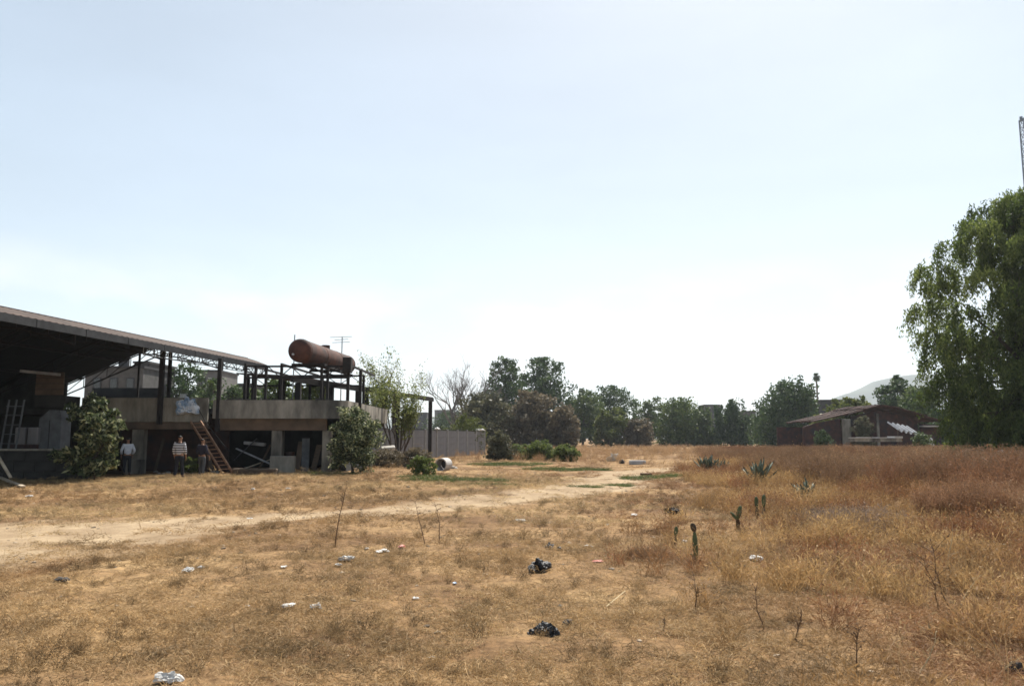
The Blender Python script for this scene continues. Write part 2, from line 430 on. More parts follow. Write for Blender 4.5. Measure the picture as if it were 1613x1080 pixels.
hb = MB().box(-3600, 3600, -60, 4300, -3.5, 300).build('haze', mt['white'])
hb['kind'] = 'stuff'
hm = bpy.data.materials.new('haze air'); hm.use_nodes = True
hm.node_tree.nodes.clear()
pv = hm.node_tree.nodes.new('ShaderNodeVolumePrincipled'); ho = hm.node_tree.nodes.new('ShaderNodeOutputMaterial')
pv.inputs['Color'].default_value = (.84, .92, 1.0, 1); pv.inputs['Density'].default_value = .00019; pv.inputs['Anisotropy'].default_value = .25
hm.node_tree.links.new(pv.outputs['Volume'], ho.inputs['Volume'])
hb.data.materials.clear(); hb.data.materials.append(hm)

# ------------------------------------------------------------------ foliage builders
def leaf_quads(Cn, L, W, seed, droop=0., tint=None):
    rr = np.random.default_rng(seed); n = len(Cn)
    a = rr.normal(size=(n, 3)); a[:, 2] -= droop * 2.2
    a /= np.linalg.norm(a, axis=1)[:, None]
    b = np.cross(a, rr.normal(size=(n, 3))); b /= np.linalg.norm(b, axis=1)[:, None] + 1e-9
    l_ = (L * rr.uniform(.6, 1.3, n))[:, None] * .5; w = (W * rr.uniform(.7, 1.2, n))[:, None] * .5
    P = np.stack([Cn - a * l_, Cn + b * w - a * l_ * .1, Cn + a * l_, Cn - b * w - a * l_ * .1], 1).reshape(-1, 3)
    f = np.arange(n * 4).reshape(-1, 4)
    t = rr.uniform(0, 1, n) if tint is None else np.clip(tint + rr.normal(size=n) * .16, 0, 1)
    return P, f, np.repeat(t, 4)
def crown_points(H, Wd, base, n_lobes, leaves, seed, top_heavy=.5, spread=1.0, skirt=False, lean=0.):
    """leaf centres in clumps on lobes of an uneven crown; returns centres, tints, lobe centres"""
    rr = np.random.default_rng(seed)
    lob = []
    Hc = H - base
    for i in range(n_lobes):
        t = (i + .5) / n_lobes
        z = base + Hc * (.12 + .78 * t)
        if skirt: prof = math.sqrt(max(0.02, 1 - ((t - .28) / .78) ** 2)) if t > .28 else .82 + .6 * t
        else: prof = math.sqrt(max(.05, 1 - ((t - .42) / .62) ** 2))
        a = i * 2.39996 + rr.uniform(-.5, .5); r = Wd * .5 * prof * rr.uniform(.35, .8) * spread
        rad = Wd * rr.uniform(.15, .235) * (.75 + .35 * prof)
        lob.append((r * math.cos(a) + lean * t, r * math.sin(a), min(z, H - rad * .8), rad))
    lob.append((rr.uniform(-.06, .06) * Wd + lean, 0, H - Wd * .14, Wd * .16))
    lob.append((0, 0, base + Hc * .55, Wd * .27)); lob.append((0, 0, base + Hc * .33, Wd * .29)); lob.append((Wd * .18, 0, base + Hc * .14, Wd * .2)); lob.append((-Wd * .18, 0, base + Hc * .14, Wd * .2))
    tot = sum(l[3] ** 2 for l in lob); pts, tin = [], []
    for lx, ly, lz, rad in lob:
        nl = leaves * rad ** 2 / tot; ncl = max(6, int(nl / 34))
        d = rr.normal(size=(ncl, 3)); d[:, 2] += .25; d /= np.linalg.norm(d, axis=1)[:, None]
        cc = np.array([lx, ly, lz]) + d * rad * rr.uniform(.55, 1.12, (ncl, 1)) * np.array([1, 1, .85])
        ct = np.clip(.42 + .2 * rr.normal(size=ncl), 0, 1)
        k = max(4, int(nl / ncl))
        cr_ = rad * rr.uniform(.14, .34, ncl)
        off = np.clip(rr.normal(size=(ncl, k, 3)), -1.5, 1.5) * cr_[:, None, None] * (np.array([.75, .75, 1.5]) if skirt else np.array([1, 1, .75]))
        if skirt: off[:, :, 2] -= rad * .22
        pts.append((cc[:, None, :] + off).reshape(-1, 3)); tin.append(np.repeat(ct, k))
    pts = np.concatenate(pts); tin = np.concatenate(tin)
    keep = pts[:, 2] > .012 * H + .03
    return pts[keep], tin[keep], lob
def trunk_mesh(lob, H, base, r0, seed, n_stems=1):
    rr = random.Random(seed); m = MB()
    fork = base + (H - base) * .22
    for s_ in range(n_stems):
        ox, oy = (rr.uniform(-.25, .25) * (n_stems > 1), rr.uniform(-.25, .25) * (n_stems > 1))
        pts = [(ox, oy, -.3)]
        for k in range(1, 5): pts.append((ox + rr.uniform(-.12, .12) * r0 * 4, oy + rr.uniform(-.12, .12) * r0 * 4, fork * k / 4))
        m.tube(pts, [r0 * 1.35, r0, r0 * .9, r0 * .85, r0 * .75], 8)
        for lx, ly, lz, rad in lob[s_::n_stems]:
            p0 = Vector(pts[4 if lz > fork else 3]); p1 = Vector((lx, ly, lz)); mid = p0.lerp(p1, .5) + Vector((rr.uniform(-.1, .1), rr.uniform(-.1, .1), .1)) * (p1 - p0).length
            m.tube([p0, mid, p1], [r0 * .5, r0 * .3, r0 * .1], 5)
            for q in range(3):
                d = Vector((rr.gauss(0, 1), rr.gauss(0, 1), rr.gauss(.3, 1))).normalized()
                m.tube([p1.lerp(mid, .25 * q), p1 + d * rad * .95], [r0 * .12, r0 * .03], 4)
    return m
def tree(name, label, px, Y, top, wpx, kind, leaves=3800, leaf=.36, base=.16, lobes=14, seed=1, bark='bark', cat='tree', group=None, skirt=False, lean=0., droop=0., narrow=.5, z0=None, spread=1.0, parts=('trunk', 'crown'), rnd=False):
    X = xat(px, Y); z0 = hz(X, Y) if z0 is None else z0
    H = zat(top, Y) - z0; Wd = wpx * Y / F
    t = thing(name, (X, Y, z0), label, cat, group)
    P, tin, lob = crown_points(H, Wd, H * base, lobes, leaves, seed, skirt=skirt, lean=lean, spread=spread)
    off = np.array([X, Y, z0])
    if rnd: tin = np.random.default_rng(seed).uniform(0, 1, len(tin)) ** 1.5
    q, f, tt = leaf_quads(P, leaf, leaf * narrow, seed + 5, droop, tin)
    tm = trunk_mesh(lob, H, H * base, max(.03, H * .02), seed)
    tm.v = [(v[0] + X, v[1] + Y, v[2] + z0) for v in tm.v]
    tm.build(parts[0], mt[bark], t, smooth=True)
    me = fast_mesh(parts[1], q + off, f, tt); me.materials.append(LEAF[kind])
    link(bpy.data.objects.new(parts[1], me), t)
    return t
def branching(m, p, d, L, r, depth, rr, tips, spread=.5, up=.15, segs=3, kids=3):
    pts = [p]; q = p.copy(); dd = d.copy()
    for i in range(segs):
        dd = (dd + Vector((rr.gauss(0, .12), rr.gauss(0, .12), rr.gauss(up, .1)))).normalized()
        q = q + dd * L / segs; pts.append(q.copy())
    m.tube(pts, [r * (1 - .5 * i / segs) for i in range(segs + 1)], 5 if depth > 2 else 3, cap=False)
    tips += [(x, depth) for x in pts[1:]]
    if depth == 0: return
    for k in range(kids):
        a = rr.uniform(0, 6.283); nd = (dd + Vector((math.cos(a), math.sin(a), rr.uniform(-.2, .5))) * spread * rr.uniform(.6, 1.3)).normalized()
        st = pts[rr.randint(max(1, segs - 2), segs)]
        branching(m, st, nd, L * rr.uniform(.55, .82), r * .5, depth - 1, rr, tips, spread, up, segs, kids)

# ------------------------------------------------------------------ trees beyond the field
TB = 'trees beyond the field'
# bare tree
def bare_tree(name, label, px, Y, top, seed, leafy=None, stems=1, depth=5, spread=.55, bark='bark_grey', leaf=.1, r0=.16, base_len=.36, kids=3, width=.3, nleaf=3, per=1.0):
    X = xat(px, Y); z0 = hz(X, Y); H = zat(top, Y) - z0
    t = thing(name, (X, Y, z0), label, 'tree')
    rr = random.Random(seed); m = MB(); tips = []
    for s_ in range(stems):
        a = 6.283 * s_ / stems + .4
        d = Vector((math.cos(a) * width * (stems > 1), math.sin(a) * width * (stems > 1), 1)).normalized()
        branching(m, Vector((math.cos(a) * .12 * (stems > 1), math.sin(a) * .12 * (stems > 1), -.15)), d, H * base_len, r0, depth, rr, tips, spread, kids=kids)
    zmax = max(v[2] for v in m.v); k = H / zmax
    m.v = [(v[0] * k + X, v[1] * k + Y, v[2] * k + z0) for v in m.v]
    m.build('trunk', mt[bark], t)
    if leafy:
        pts = np.array([[p.x * k, p.y * k, p.z * k] for p, dep in tips if dep <= 2])
        g = np.random.default_rng(seed)
        w = np.clip(1.25 - pts[:, 2] / H * 1.05, .07, 1) ** per
        pts = np.repeat(pts, nleaf, 0); w = np.repeat(w, nleaf)
        pts = pts[g.uniform(size=len(pts)) < w]
        pts = pts + g.normal(size=pts.shape) * .14 + np.array([X, Y, z0])
        q, f, tt = leaf_quads(pts, leaf, leaf * .5, seed, .2)
        me = fast_mesh('crown', q, f, tt); me.materials.append(LEAF[leafy]); link(bpy.data.objects.new('crown', me), t)
    return t
bare_tree('bare_tree', 'leafless grey tree left of the tall dark broadleaf trees', 738, 128, 560, 11, depth=5, r0=.26, spread=.85, kids=3, base_len=.27, stems=4, width=.55)
T = [
 ('broadleaf_tree', 'tall dark green tree rising right beside the leafless grey tree', 797, 150, 563, 74, 'dark', 5200, 12, .2, False),
 ('broadleaf_tree', 'tallest dark green tree with a peaked crown above the brown dry trees', 852, 156, 560, 84, 'dark', 6000, 15, .2, False),
 ('scrub_tree', 'greyish olive scrubby tree below the leafless tree, behind the panel wall end', 757, 118, 622, 88, 'grey', 4200, 12, .08, False),
 ('dry_tree', 'broad brown dry tree in front of the tall dark trees', 838, 122, 614, 78, 'brown', 4600, 13, .06, False),
 ('dry_tree', 'smaller rounded brown dry tree right of the broad brown one', 886, 120, 640, 50, 'brown', 3200, 9, .05, False),
 ('broadleaf_tree', 'medium green tree filling the dip right of the peaked dark tree', 918, 168, 612, 62, 'mid', 4200, 12, .12, False),
 ('broadleaf_tree', 'domed dark green tree with the highest top in the middle of the row', 962, 176, 607, 74, 'dark', 4600, 13, .12, False),
 ('broadleaf_tree', 'short pale green tree in front of the domed dark tree', 958, 148, 643, 50, 'yellow', 2800, 9, .06, False),
 ('dry_tree', 'low leafless brownish thicket tree in the middle of the row', 1004, 146, 660, 48, 'brown', 2600, 9, .03, False),
 ('broadleaf_tree', 'thin green tree between the domed dark tree and the weeping round tree', 1024, 182, 628, 56, 'mid', 3600, 11, .12, False),
 ('weeping_tree', 'round green weeping tree at the middle right of the row', 1070, 158, 627, 72, 'mid', 4600, 12, .04, True),
 ('weeping_tree', 'small weeping green tree leaning on the round weeping one', 1103, 160, 641, 48, 'mid', 3200, 9, .03, True),
 ('broadleaf_tree', 'dark oval tree standing alone before the distant flat roof', 1152, 156, 633, 56, 'dark', 4000, 11, .04, True),
 ('broadleaf_tree', 'slim dark tree at the left foot of the big tree by the barn', 1209, 150, 640, 40, 'dark', 2800, 9, .04, False),
 ('broadleaf_tree', 'big dark green tree left of the barn, below the palm', 1243, 138, 597, 90, 'dark', 7000, 16, .05, True),
 ('broadleaf_tree', 'yellow green low tree behind the barn ridge', 1340, 112, 628, 80, 'yellow', 4200, 11, .1, False),
 ('broadleaf_tree', 'dark tree below the hill crest behind the barn, right side', 1418, 128, 594, 66, 'dark', 4600, 12, .1, False),
 ('broadleaf_tree', 'mid green tree between the barn roof and the huge pepper tree', 1450, 116, 612, 80, 'mid', 4600, 12, .06, False),
 ('broadleaf_tree', 'dark low tree right of the barn side room, under the pepper tree', 1512, 104, 640, 90, 'dark', 4600, 12, .02, False),
 ('broadleaf_tree', 'dark tree glimpsed under the pepper tree at the right picture edge', 1590, 98, 630, 110, 'dark', 5000, 12, .02, False),
 ('broadleaf_tree', 'hazy bluish tree low behind the canopy end post', 700, 230, 648, 60, 'dark', 3000, 9, .02, False),
 ('broadleaf_tree', 'green tree seen over the terrace between the two left steel posts', 290, 92, 574, 86, 'dark', 3600, 11, .1, False),
 ('broadleaf_tree', 'lower green tree over the terrace beside the right steel post', 328, 88, 597, 44, 'mid', 3000, 9, .05, False),
 ('broadleaf_tree', 'slender green tree seen right of the grey far house under the shed roof', 240, 96, 585, 34, 'mid', 2600, 9, .05, False),
 ('broadleaf_tree', 'green tree behind the steel frame left of the tank', 425, 62, 594, 92, 'mid', 4200, 12, .05, False),
 ('broadleaf_tree', 'green tree behind the steel frame below the tank', 488, 64, 598, 66, 'yellow', 3600, 11, .05, False),
 ('broadleaf_tree', 'low dark tree on the far side of the terrace, left of the steel frame', 366, 84, 608, 74, 'dark', 3000, 9, .02, False),
 ('broadleaf_tree', 'low green tree behind the sapling and the long canopy', 560, 78, 634, 60, 'mid', 3000, 9, .02, False),
]
for i, (nm, lb, px, Y, top, w, kind, nl, lo, bs, sk) in enumerate(T):
    tree(nm, lb, px, Y, top, w * 1.2, kind, int(nl * 2.0), .52 if Y > 100 else .36, bs * .5, lo, seed=100 + i * 7, group=TB, skirt=sk, droop=.5 if sk else 0., narrow=.65)
def pepper_tree(label, px, Y, top, wpx, seed):
    X = xat(px, Y); z0 = hz(X, Y); H = zat(top, Y) - z0; Wd = wpx * Y / F
    t = thing('pepper_tree', (X, Y, z0), label, 'tree'); g = np.random.default_rng(seed)
    lob = []; n = 140
    for i in range(n):
        q = ((i + .5) / n) ** 1.25; zz = .10 + .84 * q
        prof = math.sqrt(max(.03, 1 - ((q - .32) / .72) ** 2)) if q > .32 else .70 + .85 * q
        a = i * 2.39996 + g.uniform(-.3, .3); rad = Wd * g.uniform(.06, .10)
        rr_ = Wd * .5 * prof * (g.uniform(.72, 1.0) if i % 3 else g.uniform(.2, .6)) - rad * .5
        lob.append((rr_ * math.cos(a), rr_ * math.sin(a), H * zz + g.uniform(-.4, .4), rad))
    pts, tin = [], []
    for lx, ly, lz, rad in lob:
        base_t = np.clip(.45 + .2 * g.normal(), .05, .95)
        for k in range(int(42 * (rad / 1.0) ** 1.3)):
            d = g.normal(size=3); d[2] = abs(d[2]) * .8 - .15; d /= np.linalg.norm(d)
            p0 = np.array([lx, ly, lz]) + d * rad * g.uniform(.5, 1.05) * np.array([1, 1, .75])
            L = g.uniform(.5, 1.9); m_ = int(10 + 13 * L); u = g.uniform(0, 1, m_)
            out = np.array([d[0], d[1], 0]) * .35
            pp = p0 + np.outer(u, out * L) + np.outer(u ** 1.2, [0, 0, -L]) + g.normal(size=(m_, 3)) * np.array([.10, .10, .05])
            pts.append(pp); tin.append(np.clip(base_t + .12 * g.normal() - .12 * u + np.zeros(m_), 0, 1))
    pts = np.concatenate(pts); tin = np.concatenate(tin); ok = pts[:, 2] > .15
    q, f, tt = leaf_quads(pts[ok] + np.array([X, Y, z0]), .27, .085, seed, .8, tin[ok])
    me = fast_mesh('crown', q, f, tt); me.materials.append(LEAF['pirul']); link(bpy.data.objects.new('crown', me), t)
    tm = trunk_mesh(lob[::4], H, H * .12, .30, seed); tm.v = [(v[0] + X, v[1] + Y, v[2] + z0) for v in tm.v]
    tm.build('trunk', mt['bark'], t, smooth=True)
pepper_tree('huge drooping green pepper tree at the right edge of the picture', 1634, 48, 290, 352, 901)
bare_tree('sapling', 'sparse pale young tree with thin upright stems by the rubble heap', 625, 51, 546, 23, leafy='young', stems=5, depth=4, spread=.42, bark='bark', leaf=.16, r0=.075, base_len=.42, kids=3, width=.26, nleaf=8, per=1.2)

# palm far behind
def palm(px, Y, top, label):
    X = xat(px, Y); H = zat(top, Y); t = thing('palm_tree', (X, Y, 0), label, 'palm')
    MB().tube([(X, Y, -.2), (X + .15, Y, H * .5), (X, Y, H - 1.4)], [.34, .26, .22], 8).build('trunk', mt['bark_grey'], t)
    rr = random.Random(4); P = []; fc = []
    for k in range(70):
        a = rr.uniform(0, 6.283); e = rr.uniform(-1.3, 1.35); d = Vector((math.cos(a) * math.cos(e), math.sin(a) * math.cos(e), math.sin(e)))
        c = Vector((X, Y, H - 1.5)); L = 1.5 * rr.uniform(.8, 1.1); s_ = d.cross(Vector((0, 0, 1))).normalized()
        for q in range(-3, 4):
            dd = (d + s_ * q * .17).normalized(); tip = c + dd * L - Vector((0, 0, .25 * L)); md = c + dd * L * .6
            w = s_ * .06; b = len(P); P += [c, md + w, tip, md - w]; fc.append((b, b + 1, b + 2, b + 3))
    me = fast_mesh('crown', np.array([tuple(p) for p in P]), np.array(fc), np.random.default_rng(3).uniform(0, 1, len(P))); me.materials.append(LEAF['dark'])
    link(bpy.data.objects.new('crown', me), t)
palm(1290, 215, 584, 'lone fan palm rising above the trees beside the hill')

# shrubs
S = [
 ('shrub', 'olive green shrub touching the right end of the panel wall', 786, 58, 681, 50, 'grey', 2600, .13),
 ('shrub', 'round bright green shrub in the middle of the three by the track', 850, 57, 697, 50, 'weed', 2400, .12),
 ('shrub', 'round yellowish shrub at the right of the three by the track', 893, 55.5, 700, 38, 'weed', 2000, .12),
 ('shrub', 'low green shrub between the olive shrub and the round bright one', 818, 60, 700, 34, 'weed', 1600, .12),
 ('shrub', 'yellow green feathery shrub growing over the top of the panel wall', 733, 76, 651, 58, 'yellow', 3200, .13),
 ('shrub', 'reddish brown weedy shrub between the sapling and the concrete pipe', 655, 44, 708, 46, 'brown', 2400, .09),
 ('shrub', 'small dark green shrub in front of the concrete pipe', 667, 34.5, 719, 34, 'weed', 1000, .09),
 ('shrub', 'brown dry shrub below the sapling on the rubble heap', 608, 45, 712, 56, 'brown', 2200, .09),
 ('shrub', 'small yellow green weed bush in the shade beside the ladder foot', 300, 36.6, 720, 26, 'weed', 900, .08),
 ('shrub', 'dark scrub against the left corner of the barn', 1297, 88, 676, 28, 'dark', 1600, .14),
 ('shrub', 'green scrub at the right foot of the leaning corrugated sheets', 1452, 85, 682, 30, 'mid', 2000, .14),
 ('shrub', 'scrubby vine hanging in the barn front opening', 1362, 90, 655, 34, 'grey', 2600, .14),
]
for i, (nm, lb, px, Y, top, w, kind, nl, lf) in enumerate(S):
    tree(nm, lb, px, Y, top, w * 1.2, kind, nl * 2, lf * 1.5, .02, 8, seed=400 + i * 3, cat='shrub', parts=('stem', 'foliage'))
tree('oleander_bush', 'big pale leaved bush at the corner of the concrete building', 556, 36.2, 640, 80, 'oleander', 11000, .19, .04, 18, seed=61, cat='bush', narrow=.34, rnd=True, parts=('stem', 'foliage'))
tree('oleander_bush', 'tall ragged bush with yellowish leaves beside the low dark wall', 150, 30, 622, 84, 'oleander', 5200, .27, .03, 15, seed=67, cat='bush', narrow=.42, rnd=True, parts=('stem', 'foliage'))

# ------------------------------------------------------------------ left concrete building
X_ = xat
cb = thing('concrete_building', (-14, 38, 0), 'low concrete building with a flat terrace roof below the steel frame', 'building')
MB().box(-20.3, -14.35, 37.62, 37.80, 2.36, 3.50).build('parapet', mt['concrete'], cb, bevel=.02)
# right parapet with rounded corner, swept
def sweep(path, z0, z1, th):
    m = MB(); n = len(path)
    for i, (x, y) in enumerate(path):
        a = Vector(path[max(i - 1, 0)]); b = Vector(path[min(i + 1, n - 1)]); d = (b - a).normalized(); nn = Vector((d.y, -d.x))
        o = Vector((x, y))
        for p, z in ((o, z0), (o - nn * th, z0), (o - nn * th, z1), (o, z1)): m.v.append((p.x, p.y, z))
    for i in range(n - 1):
        for k in range(4): m.f.append((i * 4 + k, i * 4 + (k + 1) % 4, (i + 1) * 4 + (k + 1) % 4, (i + 1) * 4 + k))
    m.f += [(3, 2, 1, 0), tuple((n - 1) * 4 + k for k in range(4))]
    return m
corner = [(-8.7 + .9 * math.sin(a), 38.3 - .9 * math.cos(a)) for a in [R(k * 15) for k in range(7)]]
sweep([(-14.02, 37.4)] + corner + [(-7.8, 50)], 2.52, 3.38, .16).build('parapet', mt['concrete'], cb)
MB().box(-14.0, -8.8, 37.78, 38.1, 1.97, 2.519).build('beam', mt['beam_brown'], cb, bevel=.015)
MB().box(-20.3, -14.35, 37.7, 38.0, 2.02, 2.357).build('beam', mt['beam_brown'], cb, bevel=.015)
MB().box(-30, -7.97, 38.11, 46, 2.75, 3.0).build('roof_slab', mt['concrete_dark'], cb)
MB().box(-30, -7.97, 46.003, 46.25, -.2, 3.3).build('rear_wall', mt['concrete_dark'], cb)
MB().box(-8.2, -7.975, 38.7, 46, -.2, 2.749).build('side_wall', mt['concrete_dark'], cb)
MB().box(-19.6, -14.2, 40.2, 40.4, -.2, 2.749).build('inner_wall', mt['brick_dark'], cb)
for x0, x1, y0 in ((-17.95, -17.4, 37.85), (-11.36, -10.86, 37.85), (-9.0, -8.6, 38.0)):
    MB().box(x0, x1, y0, y0 + .45, -.2, 2.02 if x1 < -17 else 1.968).build('column', mt['concrete'], cb, bevel=.02)
MB().box(-18.1, -17.25, 37.45, 37.84, -.2, .62).build('column_footing', mt['concrete'], cb, bevel=.03)
MB().box(-11.3, -10.15, 37.5, 37.8, -.2, .78).build('low_wall', mt['concrete'], cb, bevel=.02)
MB().box(-10.1, -9.75, 38.6, 38.7, -.1, 1.6).build('door_panel', mt['shaded_sheet'], cb)
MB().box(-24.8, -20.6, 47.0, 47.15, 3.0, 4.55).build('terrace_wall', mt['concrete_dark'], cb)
# leaning boards in the dark bays, each its own thing
def stick(name, a, b, w, h, mat, label, cat, group=None):
    return tag(MB().bar(a, b, w, h).build(name, mat, bevel=min(w, h) * .15), label, cat, group)
stick('plank', at(372, 706, 38.6), at(430, 732, 38.3), .12, .06, mt['white_dirty'], 'grey board leaning across the dark bay right of the ladder', 'board')
stick('plank', at(385, 697, 39.2), at(418, 700, 39.2), .3, .16, mt['white_dirty'], 'short grey board lying high in the dark bay right of the ladder', 'board')
stick('timber_trough', (X_(371, 35.2), 35.2, .16), (X_(437, 35.0), 35.0, .14), .5, .3, mt['wood'], 'long low dark timber box on the ground right of the ladder foot', 'box')

for a_, b_, w, h, mk, l_ in [
 ((368, 725, 38.5), (405, 690, 38.9), .5, .03, 'sheet_grey', 'dark metal sheet leaning in the bay right of the ladder'),
 ((408, 738, 38.4), (426, 700, 38.8), .16, .04, 'wood', 'brown board leaning against the column right of the ladder'),
 ((380, 739, 38.6), (430, 722, 38.9), .10, .05, 'wood_pale', 'pale batten low in the bay right of the ladder'),
 ((468, 738, 38.5), (474, 695, 39.0), .25, .03, 'beam_brown', 'brown board standing left of the pale door panel'),
 ((494, 738, 38.5), (503, 700, 38.9), .30, .03, 'wood', 'dark board standing right of the pale door panel'),
 ((244, 741, 38.9), (258, 690, 39.6), .14, .04, 'wood', 'brown board leaning behind the people, left of the striped one'),
 ((334, 741, 38.6), (322, 688, 39.4), .18, .04, 'beam_brown', 'brown board leaning in the dark behind the ladder')]:
    stick('plank', at(*a_), at(*b_), w, h, mt[mk], l_, 'board')
brl = thing('oil_drum', (X_(455, 38.9), 38.9, 0), 'dark oil drum standing behind the low wall right of the column', 'drum')
MB().tube([(X_(455, 38.9), 38.9, -.05), (X_(455, 38.9), 38.9, .95)], .3, 18).build('shell', mt['tank'], brl)
for z in (.3, .62): MB().tube([(X_(455, 38.9), 38.9, z - .02), (X_(455, 38.9), 38.9, z + .02)], .315, 18).build('rib', mt['tank'], brl)
rr_b = random.Random(12)
for k in range(16):
    px = rr_b.uniform(352, 520); x = X_(px, 37.5); MB().tube([(x, 37.52, 3.3), (x + rr_b.uniform(-.05, .05), 37.5, 3.38 + rr_b.uniform(.05, .28))], .012, 4).build('rebar', mt['steel'], cb)
for k in range(9):
    x = -13.6 + k * .62 + rr_b.uniform(-.2, .2); o_ = crumple_chunk = MB().box(x, x + rr_b.uniform(.15, .4), 37.41, 37.53, 3.381, 3.381 + rr_b.uniform(.03, .09)).build('loose_chunk', mt['concrete_dark'], cb, bevel=.01)

# low plinth wall and clutter under the shed, left
pw = thing('plinth_wall', (-19, 31, 0), 'low grey block wall along the shed floor at the left edge', 'wall')
bxm = MB().box(-.395, .395, -.14, .14, -.19, .19)
blk = None
for r_ in range(3):
    for k in range(14):
        x = -27.2 + k * .81 + (.4 if r_ % 2 else 0)
        if x > -16.3: continue
        if blk is None: o = bxm.build('block', mt['concrete_dark'], pw, bevel=.012); blk = o
        else: o = bpy.data.objects.new('block', blk.data); link(o, pw)
        o.location = (x + random.uniform(-.006, .006), 31 + random.uniform(-.012, .012), .14 + r_ * .392)
MB().box(-28, -16.35, 30.86, 31.3, 1.122, 1.2).build('coping', mt['concrete'], pw, bevel=.015)
MB().box(-28, -19.4, 31.31, 37.5, .7, 1.05).build('floor_slab', mt['concrete_dark'], pw)
cab = thing('metal_cabinet', (X_(82, 31.9), 31.9, 1.05), 'grey sheet metal cabinet standing on the low wall at left', 'cabinet')
xa, xb = X_(64, 31.9), X_(100, 31.9)
MB().box(xa, xb, 31.7, 32.4, 1.051, 2.35).build('body', mt['shaded_sheet'], cab, bevel=.02)
MB().add([(xa, 31.69, 2.352), (xb, 31.69, 2.352), (xb - .1, 31.69, 2.7), (xa + .4, 31.69, 2.72), (xa, 32.4, 2.352), (xb, 32.4, 2.352), (xb - .1, 32.4, 2.7), (xa + .4, 32.4, 2.72)],
         [(0, 1, 2, 3), (7, 6, 5, 4), (0, 4, 5, 1), (1, 5, 6, 2), (2, 6, 7, 3), (3, 7, 4, 0)]).build('top_sheet', mt['shaded_sheet'], cab)
MB().box(xa + .43, xa + .45, 31.68, 31.699, 1.1, 2.3).build('door_seam', mt['steel'], cab)
for px0, px1, l_ in ((25, 41, 'left one of two pale blocks on the low wall beside the grey cabinet'), (45, 61, 'right one of two pale blocks on the low wall beside the grey cabinet')):
    tag(MB().box(X_(px0, 31.6), X_(px1, 31.6), 31.5, 31.9, 1.36, 2.03).build('pale_block', mt['panel'], bevel=.03), l_, 'block')  # darker panel grey puts the shade on these blocks into their colour
br = thing('brick_ledge', (X_(40, 31.6), 31.6, 1.2), 'short run of dark red bricks on the low wall below the pale blocks', 'bricks')
b0 = None
for k in range(4):
    if b0 is None: o = MB().box(-.12, .12, -.2, .2, -.075, .075).build('brick', mt['brick_dark'], br, bevel=.008); b0 = o
    else: o = bpy.data.objects.new('brick', b0.data); link(o, br)
    o.location = (X_(24, 31.6) + k * .255, 31.7, 1.28)
tr = thing('trestle_frame', (X_(14, 30.6), 30.6, 1.2), 'grey metal lattice frame leaning upright at the left edge', 'frame')
for k, px in enumerate((2, 14, 26)):
    MB().bar((X_(px, 30.95), 30.95, 1.21), (X_(px + 3, 30.95), 31.15, 3.1), .05).build('upright', mt['shaded_sheet'], tr)
for k in range(5): MB().bar((X_(2, 30.95), 30.96 + .04 * k, 1.4 + k * .36), (X_(28, 30.95), 30.96 + .04 * k, 1.4 + k * .36), .03).build('rung', mt['shaded_sheet'], tr)
stick('plank', at(-14, 700, 28.5), at(17, 752, 28.0), .1, .06, mt['wood_pale'], 'pale pole leaning at the far left edge of the picture', 'pole')
stick('plank', ground_at(-30, 752) + Vector((0, 0, .3)), ground_at(36, 769) + Vector((0, 0, .06)), .16, .06, mt['wood_pale'], 'pale plank lying on the ground at the far left edge', 'plank')
stick('plank', ground_at(53, 757) + Vector((0, 0, .08)), ground_at(80, 756) + Vector((0, 0, .08)), .3, .14, mt['concrete_dark'], 'dark block lying in the grass below the low wall', 'block')
stick('pipe', at(32, 584, 35), at(95, 590, 35), .12, .12, mt['white_dirty'], 'pale horizontal pipe high in the darkness under the shed roof', 'pipe')
loft = thing('loft_box', (X_(72, 36), 36.5, 3.5), 'dim boarded box hanging under the pale pipe inside the shed', 'box')
for k in range(4):
    MB().box(X_(50, 36), X_(94, 36), 36, 36.08, 3.55 + k * .26, 3.55 + k * .26 + .24).build('board', mt['beam_brown'], loft)
MB().box(X_(48, 36), X_(96, 36), 36.081, 37.4, 3.0, 3.52).build('shelf', mt['concrete_dark'], loft)

# ------------------------------------------------------------------ shed roof
ea, eb = Vector((-16.0 - .9, 24.9 - 6, 0)), Vector((-13.25, 43, 0))
ud = (eb - ea).normalized(); nl_ = Vector((-ud.y, ud.x, 0))
ELEN = (eb - ea).length
sh = thing('shed', (-18, 33, 0), 'open sided shed with a wide dark roof and rusty steel posts at left', 'shed')
PROF = [(0, 5.52), (.55, 5.73), (1.2, 5.93), (2.6, 6.25), (6.6, 6.72)]
PROFL = [(6.6, 6.72), (9.5, 5.6), (14.5, 3.7)]
def roof_strip(prof, thick, n):
    m = MB(); st = ELEN / n
    k = len(prof)
    for i in range(n + 1):
        b = ea + ud * st * i; rip = .018 * (1 if i % 2 else -1)
        for q, (s_, z) in enumerate(prof):
            p = b + nl_ * s_; m.v.append((p.x, p.y, z + rip))
    for i in range(n):
        for q in range(k - 1): m.f.append((i * k + q, (i + 1) * k + q, (i + 1) * k + q + 1, i * k + q + 1))
    o = m.build('roof_sheet', mt['roof_rust'], sh)
    md = o.modifiers.new('thick', 'SOLIDIFY'); md.thickness = thick; md.offset = 0
    return o
underlay = MB(); PP = [(a, z - .07) for a, z in PROF + PROFL[1:]]  # added dark sheet under the roof, shade painted in its colour
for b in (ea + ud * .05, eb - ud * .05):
    for a, z in PP: q = b + nl_ * (a + .06); underlay.v.append((q.x, q.y, z))
for q in range(len(PP) - 1): underlay.f.append((q, q + 1, len(PP) + q + 1, len(PP) + q))
underlay.build('shade_underlay', mt['roof_shade'], sh)
